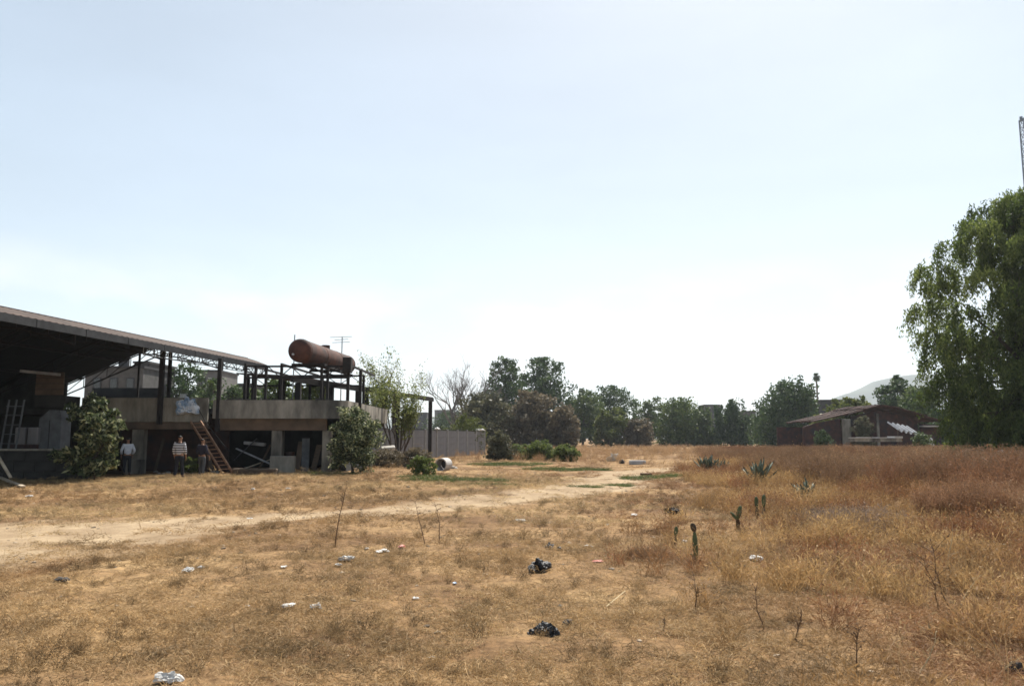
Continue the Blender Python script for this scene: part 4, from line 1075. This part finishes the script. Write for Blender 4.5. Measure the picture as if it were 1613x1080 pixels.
def cactus(px, py, hpx, seed, label, style):
    g = ground_at(px, py); H = hpx * g.y / F; rr = random.Random(seed)
    t = thing('prickly_pear', g, label, 'cactus')
    s_ = Vector((1, .25, 0)).normalized(); up = Vector((rr.uniform(-.06, .1), 0, 1)).normalized(); gg = g - Vector((0, 0, .03))
    if style == 'post':
        pad(gg, up, s_, H * .84, H * .17, 'pad', mt['cactus'], t); pad(gg + up * H * .78, (up + Vector((-.15, 0, 0))).normalized(), s_, H * .26, H * .19, 'pad', mt['cactus_dry'], t)
        pad(gg + up * H * .12, (up + Vector((-.9, 0, 0))).normalized(), s_, H * .2, H * .09, 'pad', mt['cactus'], t)
    elif style == 'fork':
        pad(gg, up, s_, H * .5, H * .22, 'pad', mt['cactus_dry'], t)
        pad(gg + up * H * .44, (up + Vector((.25, 0, 0))).normalized(), s_, H * .56, H * .26, 'pad', mt['cactus'], t)
        pad(gg + up * H * .42, (up + Vector((-.8, 0, 0))).normalized(), s_, H * .42, H * .2, 'pad', mt['cactus'], t)
    else:
        pad(gg, up, s_, H * .55, H * .2, 'pad', mt['cactus_dry'], t); pad(gg + up * H * .5, up, s_, H * .52, H * .24, 'pad', mt['cactus'], t)
cactus(1097, 884, 60, 1, 'tall single green cactus stem with a dark withered top pad', 'post')
cactus(1063, 859, 32, 2, 'small dark cactus stub left of the tall cactus stem', 'stub')
cactus(1163, 834, 40, 3, 'forked green prickly pear with pads on both sides', 'fork')
cactus(1193, 815, 34, 4, 'left one of the close pair of cactus stubs below the large agave', 'stub')
cactus(1203, 816, 38, 5, 'right one of the close pair of cactus stubs below the large agave', 'stub')

# ------------------------------------------------------------------ dry stalks
def stalk(px0, py0, px1, py1, label, seed, mat='dry_stem', r=.009, twigs=9, name='dry_stalk', bend=.0, tw=.12):
    g = ground_at(px0, py0); tip = at(px1, py1, g.y); rr = random.Random(seed)
    t = thing(name, g, label, 'dry plant')
    H = (tip - g).length; pts = []
    for k in range(7):
        q = k / 6; p = g.lerp(tip, q) + Vector((bend * math.sin(q * 3.14) * H + rr.gauss(0, .008) * H, rr.gauss(0, .015) * H, -.03 if k == 0 else 0)); pts.append(p)
    MB().tube(pts, [r * (1.2 - .9 * k / 6) for k in range(7)], 5).build('stem', mt[mat], t)
    for k in range(twigs):
        q = rr.uniform(.35, 1); i = min(5, int(q * 6)); p = pts[i].lerp(pts[i + 1], q * 6 - i if q < 1 else 1)
        d = Vector((rr.gauss(0, 1), rr.gauss(0, 1), rr.uniform(.2, 1.2))).normalized() * H * tw * rr.uniform(.5, 1.3)
        MB().tube([p, p + d * .5 + Vector((0, 0, .01)), p + d], [r * .45, r * .35, r * .2], 4).build('twig', mt[mat], t)
        if rr.random() < .6: MB().tube([p + d * .9, p + d * 1.08], [r * .9, r * .5], 5).build('seed_head', mt[mat], t)
stalk(526, 862, 547, 757, 'tall leaning dry stalk alone on the grass left of centre', 1, twigs=16, tw=.1)
stalk(669, 857, 654, 788, 'left one of two dry stalks standing side by side on the grass', 2, twigs=9, r=.007)
stalk(692, 857, 684, 790, 'right one of two dry stalks standing side by side on the grass', 3, twigs=9, r=.007, bend=.05)
for i, (a, b, c, d, mat_, l_) in enumerate([
 (1477, 965, 1455, 880, 'dry_stem', 'dark branching dead weed at right, leaning left'),
 (1500, 968, 1470, 862, 'dry_stem', 'tallest dark branching dead weed at right'),
 (1487, 895, 1500, 820, 'straw_stem', 'pale bent straw stalk rising above the dead weeds at right'),
 (1510, 960, 1545, 905, 'straw_stem', 'pale straw stalk leaning right beside the dark dead weed'),
 (1444, 1068, 1475, 1000, 'straw_stem', 'pale curved straw stalk at the bottom right'),
 (1350, 1060, 1356, 985, 'dry_stem', 'dark upright dead weed at the bottom right'),
 (1317, 912, 1316, 852, 'dry_stem', 'thin grey dead stem standing right of the tall cactus stem'),
 (1283, 920, 1287, 880, 'dry_stem', 'short dark dead weed left of the thin grey stem'),
 (1095, 960, 1092, 905, 'dry_stem', 'thin dark dead weed below the tall cactus stem'),
 (1205, 990, 1190, 930, 'dry_stem', 'brown dead weed in the middle of the right foreground'),
 (1250, 1010, 1262, 960, 'dry_stem', 'short brown dead weed right of the foreground middle'),
 (1570, 1066, 1608, 1035, 'straw_stem', 'pale straw stalk arching at the bottom right corner'),
 (1045, 992, 1046, 976, 'dry_stem', 'tiny rust brown stub right of the black charred heap')]):
    stalk(a, b, c, d, l_, 20 + i, mat_, r=.006, twigs=14 if mat_ == 'dry_stem' else 3, name='dead_weed', bend=.06 * (-1) ** i, tw=.26 if mat_ == 'dry_stem' else .1)
def fallen(pts_px, mat, r, label):
    P_ = []
    for px, py, dz in pts_px:
        g = ground_at(px, py); P_.append(g + Vector((0, 0, dz)))
    return tag(MB().tube(P_, [r * (1 - .5 * i / len(P_)) for i in range(len(P_))], 5).build('fallen_twig', mt[mat]), label, 'twig')
fallen([(1018, 838, .02), (1045, 835, .05)], 'dry_stem', .012, 'short dark twig lying left of the small cactus stub')
fallen([(1232, 836, .03), (1255, 824, .12), (1283, 818, .22)], 'dry_stem', .014, 'bare forked twig sticking from the grey mound left side')
fallen([(955, 960, .03), (985, 938, .05)], 'straw_stem', .006, 'pale straw lying in the grass right of the black heap')

# ------------------------------------------------------------------ litter, stones and debris
def litter(px, py, wpx, mat, label, cat='litter', flat=.35, name='plastic_bag', seed=None):
    g = ground_at(px, py); w = wpx * g.y / F * (.5 if cat != 'litter' else .46)
    if cat == 'litter' and mat is not mt['plastic_black']: flat *= .75
    return crumple(name, g + Vector((0, 0, w * flat * .3 + .02)), w, w * .6, w * flat, mat, label, cat, seed or int(px * 7 + py), 4 if wpx > 18 else 3)
P = mt['plastic_white']; K = mt['plastic_black']
litter(296, 902, 26, P, 'crumpled white plastic bag on the grass at left, larger part', flat=.4)
litter(315, 897, 14, P, 'small white plastic scrap touching the crumpled bag at left', flat=.5)
litter(547, 884, 22, P, 'white plastic bag below the tall leaning stalk', flat=.5)
litter(533, 892, 14, P, 'small flat white scrap just left of the bag below the leaning stalk')
litter(603, 870, 24, P, 'flat white paper scrap between the leaning stalk and the stalk pair', flat=.25, name='paper_scrap')
litter(578, 866, 10, P, 'tiny white scrap left of the flat paper scrap', name='paper_scrap')
litter(633, 863, 16, mt['red_paper'], 'red and white wrapper below the stalk pair', flat=.35, name='wrapper')
litter(455, 957, 26, P, 'flat white plastic piece left of centre foreground', flat=.25)
litter(498, 960, 19, P, 'rounded white plastic bag right of the flat piece in the foreground', flat=.7)
litter(262, 1076, 34, P, 'white plastic bag cut by the bottom edge of the picture', flat=.7)
litter(447, 895, 12, P, 'small pale scrap far left of the bag below the leaning stalk')
litter(716, 921, 12, mt['blue_cloth'], 'small bluish scrap right of the stalk pair')
litter(655, 945, 12, P, 'tiny pale scrap in the centre foreground')
litter(681, 1040, 12, P, 'tiny white scrap near the bottom, left of the black heap')
litter(46, 782, 9, P, 'tiny white scrap on the grass at the far left')
litter(398, 771, 9, P, 'tiny white scrap before the timber box')
litter(453, 770, 8, P, 'tiny white scrap right of the one before the timber box')
litter(393, 818, 9, P, 'tiny white scrap on the track at left')
litter(391, 957, 8, P, 'tiny pale scrap left of the flat plastic piece')
litter(998, 812, 18, P, 'small white scrap left of the black tyre piece', flat=.25)
litter(820, 822, 22, mt['stone'], 'flat pale slab fragment right of the track', 'stone', flat=.2, name='stone_fragment')
litter(1078, 857, 12, mt['stone'], 'pale rounded stone left of the tall cactus stem', 'stone', flat=.6, name='stone_fragment')
litter(1190, 882, 26, P, 'whitish plastic strip tangled in the grass right of the tall cactus stem', flat=.4)
litter(928, 862, 14, P, 'small pale scrap right of the thin black bag strip', flat=.3)
litter(942, 886, 18, mt['red_paper'], 'faded pink wrapper right of the black bag', flat=.2, name='wrapper')
litter(851, 899, 38, K, 'glossy black plastic bag on the dry grass, middle one of the black litter', flat=.55)
litter(865, 863, 20, K, 'thin black plastic strip with a white end, farthest of the black litter', flat=.4)
litter(881, 866, 12, K, 'small black scrap at the right end of the thin black strip', flat=.4)
litter(893, 986, 17, mt['stone_dark'], 'small dark charred lump right of the black heap', 'litter', flat=.8, name='charred_lump')
for i, (dx, dy, w) in enumerate(((0, 0, 34), (-12, 4, 20), (14, 6, 22), (3, -11, 18), (-22, 2, 10))):
    pass
g0 = ground_at(858, 1000)
bh = thing('charred_heap', g0, 'nearest black heap of charred plastic on the dry grass', 'litter')
for i, (dx, dy, dz, w) in enumerate(((0, 0, .03, .08), (-.07, .02, .015, .055), (.075, -.01, .015, .055), (-.01, .05, .055, .045), (-.12, .0, .01, .028), (.05, .06, .03, .04))):
    o = crumple('charred_piece', (0, 0, 0), w, w * .7, w * .75, K if i % 2 else mt['plastic_black'], None, None, 900 + i, 3)
    o.location = g0 + Vector((dx, dy, dz)); o.parent = bh; o.matrix_parent_inverse = Matrix.Translation(bh.location).inverted()
litter(1062, 810, 26, mt['rubber'], 'black tyre piece with a pale top lying right of the track', 'tyre', flat=.45, name='tyre_piece')
litter(1070, 806, 16, P, 'white scrap lying on the black tyre piece', flat=.3)
litter(1604, 1062, 26, mt['stone_dark'], 'dark lump in the bottom right corner of the picture', 'lump', flat=.7, name='dark_lump')
litter(97, 916, 24, mt['stone_dark'], 'low dark ash mound on the grass at left', 'mound', flat=.25, name='ash_mound')
litter(510, 782, 6, K, 'small black scrap standing right of the timber box')
litter(643, 768, 8, K, 'small dark lump left of the green ground patch')
# debris where the track narrows
litter(967, 726, 17, mt['stone'], 'white boulder where the track narrows', 'boulder', flat=.9, name='boulder')
litter(980, 730, 14, mt['stone_dark'], 'dark boulder touching the white one where the track narrows', 'boulder', flat=.7, name='boulder')
ct = ground_at(1004, 731)
tag(MB().box(ct.x - .48, ct.x + .48, ct.y - .25, ct.y + .25, ct.z - .02, ct.z + .24).build('concrete_block', mt['panel_post'], bevel=.03), 'long pale concrete block right of the dark boulder', 'block')
c2 = ground_at(1018, 747)
tag(MB().box(c2.x - .25, c2.x + .25, c2.y - .1, c2.y + .1, c2.z - .02, c2.z + .06).build('rusty_plate', mt['tank'], bevel=.01), 'small rust red plate on the track edge', 'plate')
# concrete pipe
pc = ground_at(694, 741)
pp = thing('concrete_pipe', pc, 'pale concrete pipe lying with its dark round mouth towards the viewer', 'pipe')
pdir = Vector((.28, .95, 0)).normalized(); c0 = pc + Vector((0, 0, .30))
m = MB(); n = 24
s_ = pdir.cross(Vector((0, 0, 1)))
for y, r in ((0, .32), (.8, .32), (.8, .27), (0, .27)):
    for k in range(n):
        a = 6.283 * k / n; m.v.append(tuple(c0 + pdir * y + s_ * r * math.cos(a) + Vector((0, 0, r * math.sin(a)))))
for i in range(4):
    for k in range(n): m.f.append((i * n + k, i * n + (k + 1) % n, ((i + 1) % 4) * n + (k + 1) % n, ((i + 1) % 4) * n + k))
m.build('pipe_wall', mt['panel_post'], pp, smooth=False)
MB().tube([c0 + pdir * .7, c0 + pdir * .76], .25, 24).build('dark_plug', mt['stone_dark'], pp)  # dark disc closing the far end of the pipe
litter(713, 738, 18, mt['stone'], 'pale broken slab just right of the concrete pipe', 'stone', flat=.3, name='stone_fragment')
# slabs on the rubble heap
for i, (px, py, w, l_) in enumerate(((604, 715, 26, 'large pale slab leaning on the rubble heap behind the corner bush'), (611, 706, 22, 'upper pale slab leaning on the rubble heap'), (636, 724, 13, 'small white slab lying right of the sapling trunk'), (585, 728, 12, 'small white stone at the left foot of the rubble heap'))):
    Y_ = 47; c_ = at(px, py, Y_); w_ = w * Y_ / F * .5
    o = MB().box(-w_, w_, -.15, .15, -w_ * .3, w_ * .3).build('rubble_slab', mt['stone'], bevel=.04); o.location = c_; o.rotation_euler = (.5, R(-30 + 25 * i), .3 * i); tag(o, l_, 'slab')
hp = ground_at(610, 738)
hp = Vector((X_(612, 50.5), 50.5, 0))
rh = crumple('rubble_heap', hp, 1.7, .9, .55, mt['beam_brown'], 'brown earth and rubble heap beneath the sapling', 'heap', 77, 4); rh.rotation_euler = (0, 0, 0)
# stones along the foot of the concrete building
rr = random.Random(31)
protos = []
for k in range(34):
    px = rr.uniform(240, 350); py = rr.uniform(739, 746); g = ground_at(px, py)
    if len(protos) < 5:
        s0 = rr.uniform(.07, .2); o = crumple('rubble_stone', g, s0, s0 * .8, s0 * .6, mt['stone'] if len(protos) % 2 else mt['panel_post'], None, None, 600 + k, 2); protos.append(o)
    else:
        o = rr.choice(protos).copy(); C.objects.link(o); o.location = g; o.rotation_euler = (0, 0, rr.uniform(0, 6)); q = rr.uniform(.6, 1.3); o.scale = (q, q, q)
    tag(o, 'pale rubble stone strewn at the building foot behind the people', 'stone', 'rubble stones at the building foot')

# ------------------------------------------------------------------ grass and weeds (uncountable ground cover)
src = bpy.data.collections.new('grass_sources')
def blades(n, hmin, hmax, w, radius, flat, seed, twig=0, seedhead=False):
    g = np.random.default_rng(seed); Vs, Fs, Ts = [], [], []
    def ribbon(p, d, L, w_, bend, t_):
        s__ = np.cross(d, g.normal(size=3)); s__ /= np.linalg.norm(s__) + 1e-9
        c1 = p + d * L * .5; d2 = d + np.array([bend[0], bend[1], -.35 * flat]); d2 /= np.linalg.norm(d2); c2_ = c1 + d2 * L * .5
        b = len(Vs)
        Vs.extend([p - s__ * w_ * .5, p + s__ * w_ * .5, c1 + s__ * w_ * .4, c1 - s__ * w_ * .4, c2_ + s__ * w_ * .1, c2_ - s__ * w_ * .1])
        Fs.extend([(b, b + 1, b + 2, b + 3), (b + 3, b + 2, b + 4, b + 5)]); Ts.extend([t_ * .75] * 2 + [t_] * 4)
        return c1, c2_
    for i in range(n):
        a = g.uniform(0, 6.283); r = radius * math.sqrt(g.uniform())
        p = np.array([r * math.cos(a), r * math.sin(a), -.015]); th = g.uniform(0, 6.283); fl = flat * g.uniform(.3, 1.4)
        d = np.array([math.cos(th) * fl, math.sin(th) * fl, 1.]); d /= np.linalg.norm(d)
        L = g.uniform(hmin, hmax); t_ = g.uniform(0, 1)
        c1, c2_ = ribbon(p, d, L, w * g.uniform(.7, 1.3), g.normal(size=2) * .3, t_)
        for k in range(twig):
            q = g.uniform(.35, 1); pp_ = p + d * L * min(q, .5) + (c2_ - c1) * max(0, q - .5) * 2
            dd = d + g.normal(size=3) * .55; dd /= np.linalg.norm(dd)
            e1, e2 = ribbon(pp_, dd, L * g.uniform(.08, .22), w * .7, g.normal(size=2) * .3, t_)
            if seedhead and g.uniform() < .75: ribbon(e2, dd, .02 + .02 * g.uniform(), w * 2.8, (0, 0), g.uniform(0, .8))
    return np.array(Vs), np.array(Fs), np.array(Ts)
def source(prefix, k, args):
    Vv, Ff, Tt = blades(*args)
    me = fast_mesh(prefix, Vv, Ff, Tt); me.materials.append(grass_m)
    o = bpy.data.objects.new('%s%02d' % (prefix, k), me); return o
def make_coll(prefix, argl):
    c = bpy.data.collections.new(prefix)
    for k, a in enumerate(argl): c.objects.link(source(prefix, k, a))
    return c
def scatter(name, label, pts, rot, scl, col, coll, cat):
    me = bpy.data.meshes.new(name); me.vertices.add(len(pts)); me.vertices.foreach_set('co', pts.astype(np.float32).ravel())
    a = me.attributes.new('rot', 'FLOAT_VECTOR', 'POINT'); a.data.foreach_set('vector', rot.astype(np.float32).ravel())
    a = me.attributes.new('scl', 'FLOAT_VECTOR', 'POINT'); a.data.foreach_set('vector', scl.astype(np.float32).ravel())
    a = me.attributes.new('gcol', 'FLOAT_VECTOR', 'POINT'); a.data.foreach_set('vector', col.astype(np.float32).ravel())
    o = bpy.data.objects.new(name, me); C.objects.link(o); tag(o, label, cat, kind='stuff')
    ng = bpy.data.node_groups.new(name, 'GeometryNodeTree')
    ng.interface.new_socket('Geometry', in_out='INPUT', socket_type='NodeSocketGeometry'); ng.interface.new_socket('Geometry', in_out='OUTPUT', socket_type='NodeSocketGeometry')
    n, l = ng.nodes, ng.links
    gi, go = n.new('NodeGroupInput'), n.new('NodeGroupOutput'); ip = n.new('GeometryNodeInstanceOnPoints'); ci = n.new('GeometryNodeCollectionInfo')
    ci.inputs['Collection'].default_value = coll; ci.inputs['Separate Children'].default_value = True; ci.inputs['Reset Children'].default_value = True
    ip.inputs['Pick Instance'].default_value = True
    def na(nm):
        q = n.new('GeometryNodeInputNamedAttribute'); q.data_type = 'FLOAT_VECTOR'; q.inputs['Name'].default_value = nm; return q.outputs['Attribute']
    l.new(gi.outputs[0], ip.inputs['Points']); l.new(ci.outputs[0], ip.inputs['Instance']); l.new(na('rot'), ip.inputs['Rotation']); l.new(na('scl'), ip.inputs['Scale'])
    l.new(ip.outputs[0], go.inputs[0])
    md = o.modifiers.new('scatter', 'NODES'); md.node_group = ng
    return o
def points(n, y0, y1, half=.95, pw=1.0, xlo=None, xhi=None):
    y = (rng.uniform(size=n) * (y1 ** (pw + 1) - y0 ** (pw + 1)) + y0 ** (pw + 1)) ** (1 / (pw + 1))
    x = rng.uniform(-1, 1, n) * half * y
    return x, y
def finish(name, label, x, y, keep, scale, col, coll, cat, zs=None, jit=.3, tilt=.12):
    x, y, scale, col = x[keep], y[keep], scale[keep], col[keep]
    n = len(x)
    p = np.stack([x, y, terrain(x, y) - .035 * track_mask(x, y)], 1)
    rot = np.stack([rng.normal(size=n) * tilt, rng.normal(size=n) * tilt, rng.uniform(0, 6.283, n)], 1)
    s_ = scale * rng.uniform(1 - jit, 1 + jit, n)
    sc = np.stack([s_, s_, s_ * (1 if zs is None else zs[keep])], 1)
    return scatter(name, label, p, rot, sc, np.clip(col * rng.uniform(.8, 1.2, (n, 1)), 0, .9), coll, cat)
A_ = np.array
STRAW, YEL, RED, BRN, DRK = A_((.42, .275, .135)), A_((.52, .37, .19)), A_((.33, .185, .095)), A_((.20, .125, .068)), A_((.12, .075, .045))
def mixc_(t, a, b): return a[None] * (1 - t[:, None]) + b[None] * t[:, None]
def weed_zone(x, y):
    edge = np.interp(y, [0, 12, 14, 18, 27, 45, 60, 90], [99, 12.5, 9.2, 8.9, 9.3, 11.3, 14, 22])
    return sstep(x - edge + (vnoise(x * .6, y * .6) - .5) * 2.0, -.3, .8) * (1 - sstep(y, 62, 80))
def mid_zone(x, y):
    edge = np.interp(y, [4, 7, 10, 14, 18, 26, 40], [.9, 1.2, 1.7, 2.8, 4.5, 6.8, 8])
    return sstep(x - edge + (vnoise(x * .7 + 3, y * .7) - .5) * 2.4, -.8, 2.0)

short_c = make_coll('short_grass', [(70, .03, .11, .0042, .17, 1.9, s_) for s_ in range(1, 7)])
tuft_c = make_coll('dry_tuft', [(55, .14, .38, .0045, .13, .75, s_, 2, True) for s_ in range(11, 17)])
weed_c = make_coll('tall_weed', [(20, .55, 1.05, .0085, .26, .30, s_, 12, True) for s_ in range(21, 27)])

def short_col(x, y):
    t = vnoise(x * .22 + 8, y * .22); u = vnoise(x * .9, y * .9 + 5); w = vnoise(x * .13 + 40, y * .13)
    c = mixc_(sstep(t, .3, .7), STRAW, YEL)
    r_ = sstep(u * .55 + w * .35 + .35 * sstep(x, -2, 5), .5, .95)
    c = c * (1 - r_[:, None]) + RED[None] * r_[:, None]
    dk = sstep(vnoise(x * 2.3 + 1, y * 2.3), .58, .82); dk2 = sstep(vnoise(x * .55 + 13, y * 1.1 + 4), .5, .8)
    nr = (1 - sstep(y + (vnoise(x * .4 + 2, y * .4) - .5) * 7, 6, 15))[:, None]      # browner, leafier grass nearer the path of the viewer
    c = c * (1 - nr * A_((.14, .19, .22))[None]) * .9
    return c * (1 - .4 * dk[:, None]) * (1 - .2 * dk2[:, None])
# short matted grass, nearest band first
for nm, lb_, n_, y0, y1, sc_ in (('short_grass', 'short matted dry grass in the foreground', 15000, 3.2, 13, 1.0), ('short_grass', 'short dry grass over the middle ground', 17000, 12.5, 36, 1.55), ('short_grass', 'dry grass over the far field', 12000, 34, 120, 3.0)):
    x, y = points(n_, y0, y1)
    dens = .2 + .8 * sstep(vnoise(x * 1.1 + 2, y * 1.1 + 6) * .6 + vnoise(x * .3, y * .5 + 3) * .4, .3, .58)
    keep = (rng.uniform(size=n_) < dens) & (rng.uniform(size=n_) > track_mask(x, y) * .86) & ~((y > 37) & (x < -7.5) & (y < 47))
    keep &= ~((x < -16.2) & (y > 30.6) & (y < 50))
    finish(nm, lb_, x, y, keep, np.full(n_, sc_), short_col(x, y), short_c, 'grass', tilt=.2)
# knee high dry tufts, right foreground
n_ = 15000; x, y = points(n_, 3.6, 40)
mz = mid_zone(x, y); pat = vnoise(x * .8 + 20, y * .8)
keep = (rng.uniform(size=n_) < mz * (.25 + .75 * sstep(pat, .3, .65))) & (track_mask(x, y) < .15)
col = mixc_(sstep(vnoise(x * .5 + 9, y * .5 + 2), .3, .7), A_((.35, .215, .095)), A_((.47, .31, .14))); rd = sstep(vnoise(x * .7, y * .7 + 31), .52, .75)
col = col * (1 - rd[:, None]) + A_((.26, .13, .064))[None] * rd[:, None]
finish('dry_tufts', 'knee high dry straw tufts in the right foreground', x, y, keep, .75 + .5 * pat + .012 * y, col, tuft_c, 'grass')
# scattered small tufts over the left field
n_ = 12000; x, y = points(n_, 3.4, 34)
keep = (rng.uniform(size=n_) < .25 + .75 * sstep(vnoise(x * .9 + 60, y * .9), .5, .8)) & (track_mask(x, y) < .25) & (mid_zone(x, y) < .5)
keep &= ~((x < -16.2) & (y > 30.6))
finish('dry_tufts', 'small scattered dry tufts over the open grass', x, y, keep, rng.uniform(.2, .5, n_), short_col(x, y) * rng.choice([.3, .45, .7, .9, 1.1], n_)[:, None], tuft_c, 'grass')
# tall weeds
n_ = 52000; x, y = points(n_, 11, 82, half=1.05)
keep = (x > 5) & (rng.uniform(size=n_) < weed_zone(x, y))
t_ = vnoise(x * .25 + 4, y * .25); col = mixc_(sstep(t_, .3, .7), A_((.20, .12, .068)), A_((.33, .21, .118)))
rd = sstep(vnoise(x * .35, y * .35 + 77), .6, .8); col = col * (1 - rd[:, None]) + A_((.24, .12, .064))[None] * rd[:, None]
finish('tall_weeds', 'dense stand of tall reddish brown dry weeds at right', x, y, keep, (.52 + .22 * vnoise(x * .4, y * .4)) * (1 + .38 * (1 - sstep(y, 18, 48))), col, weed_c, 'weeds')
# far field weeds
n_ = 9000; x, y = points(n_, 48, 150, half=.8)
keep = (x > -4 - (y - 50) * .05) & (weed_zone(x, y) < .3) & (track_mask(x, y) < .2) & (rng.uniform(size=n_) < .35 + .65 * vnoise(x * .2, y * .2)) & ~((x > 30) & (x < 52) & (y > 82))
finish('far_weeds', 'pale brown dry weeds across the far field before the trees', x, y, keep, np.full(n_, .55), mixc_(vnoise(x * .15, y * .15), A_((.36, .22, .115)), A_((.48, .32, .17))), weed_c, 'weeds', jit=.4)
# grey purple bush mound and red shrubs among the weeds
def patch(name, label, px, py, rx, ry, n_, coll, c_a, c_b, sc_, cat, dome=0.):
    g = ground_at(px, py); a = rng.uniform(0, 6.283, n_); r = np.sqrt(rng.uniform(0, 1, n_))
    x = g.x + rx * r * np.cos(a); y = g.y + ry * r * np.sin(a)
    s_ = sc_ * (1 - dome * r ** 2)
    return finish(name, label, x, y, np.ones(n_, bool), s_, mixc_(rng.uniform(0, 1, n_), A_(c_a), A_(c_b)), coll, cat)
patch('grey_thicket', 'low greyish purple dry thicket in front of the tall weeds', 1355, 832, 1.15, 1.3, 260, tuft_c, (.22, .155, .11), (.33, .235, .165), 1.1, 'thicket', .55)
patch('grey_thicket', 'dark tangled dry clump left of the grey thicket', 1275, 822, .38, .4, 60, tuft_c, (.09, .07, .06), (.14, .10, .08), .8, 'thicket', .4)
patch('red_thicket', 'reddish brown dry thicket at the right edge of the tall weeds', 1530, 822, .9, .8, 170, weed_c, (.27, .15, .08), (.36, .21, .12), .72, 'thicket', .3)
patch('dry_clump', 'dark brown dry clump left of the tall cactus stem', 1018, 882, .32, .25, 45, tuft_c, (.16, .09, .05), (.24, .14, .07), .6, 'thicket', .4)
# green ground cover by the track
GR = [(722, 757, 2.2, .9, 260), (672, 752, .9, .8, 90), (770, 764, 1.0, .4, 60), (893, 740, 2.0, 1.1, 200), (977, 763, .45, .5, 40), (925, 765, .5, .4, 30), (1052, 750, .8, .8, 50), (1012, 752, .7, .9, 40), (520, 747, 1.2, .6, 90), (800, 731, 2.4, 1.5, 160)]
GL = ['bright green ground cover before the concrete pipe', 'dark green weeds at the left end of the bright ground cover', 'thin green weeds at the right end of the bright ground cover', 'green grass patch left of the track where it narrows', 'tiny green tuft on the right edge of the track bend', 'tiny green tuft in the middle of the track bend', 'green weeds right of the rusty plate', 'green weeds on the track edge below the concrete block', 'green weeds at the foot of the corner bush', 'patchy green weeds before the round shrubs']
for (px, py, rx, ry, n_), l_ in zip(GR, GL):
    patch('green_weeds', l_, px, py, rx, ry, n_, short_c, (.05, .085, .02), (.13, .145, .04), 2.4 if py < 760 else 1.6, 'weeds')

# clods and pebbles strewn over the bare places
clod_c = bpy.data.collections.new('clod')
for k in range(5):
    bm = bmesh.new(); bmesh.ops.create_icosphere(bm, subdivisions=1, radius=1); q = random.Random(k)
    for v in bm.verts: v.co = Vector((v.co.x, v.co.y * .8, v.co.z * .55)) * q.uniform(.7, 1.2)
    me = bpy.data.meshes.new('clod'); bm.to_mesh(me); bm.free()
    a = me.attributes.new('tint', 'FLOAT', 'POINT'); a.data.foreach_set('value', [.5] * len(me.vertices)); me.materials.append(grass_m)
    clod_c.objects.link(bpy.data.objects.new('clod%02d' % k, me))
n_ = 5200; x, y = points(n_, 3.4, 40)
keep = (rng.uniform(size=n_) < .2 + .8 * sstep(vnoise(x * .8 + 70, y * .8), .5, .75)) & ~((x < -16.2) & (y > 30.6)) & (weed_zone(x, y) < .3)
finish('clods', 'small earth clods and pebbles strewn over the dry field', x, y, keep, rng.uniform(.008, .035, n_) * (1 + y * .02), np.stack([rng.uniform(.12, .5, n_)] * 3, 1) * A_((1, .78, .55))[None], clod_c, 'clods')
# thin wispy stalks standing above the tufts, right foreground
wisp_c = make_coll('wispy_stalk', [(7, .3, .75, .0042, .16, .35, s_, 7, True) for s_ in range(41, 46)])
n_ = 1500; x, y = points(n_, 4.2, 24)
keep = (rng.uniform(size=n_) < mid_zone(x, y) * (.15 + .85 * sstep(vnoise(x * .7 + 90, y * .7), .4, .7)))
finish('wispy_stalks', 'thin wispy dry stalks standing above the straw tufts at right', x, y, keep, rng.uniform(.6, 1.0, n_), mixc_(rng.uniform(0, 1, n_), A_((.17, .10, .06)), A_((.42, .29, .15))), wisp_c, 'weeds')
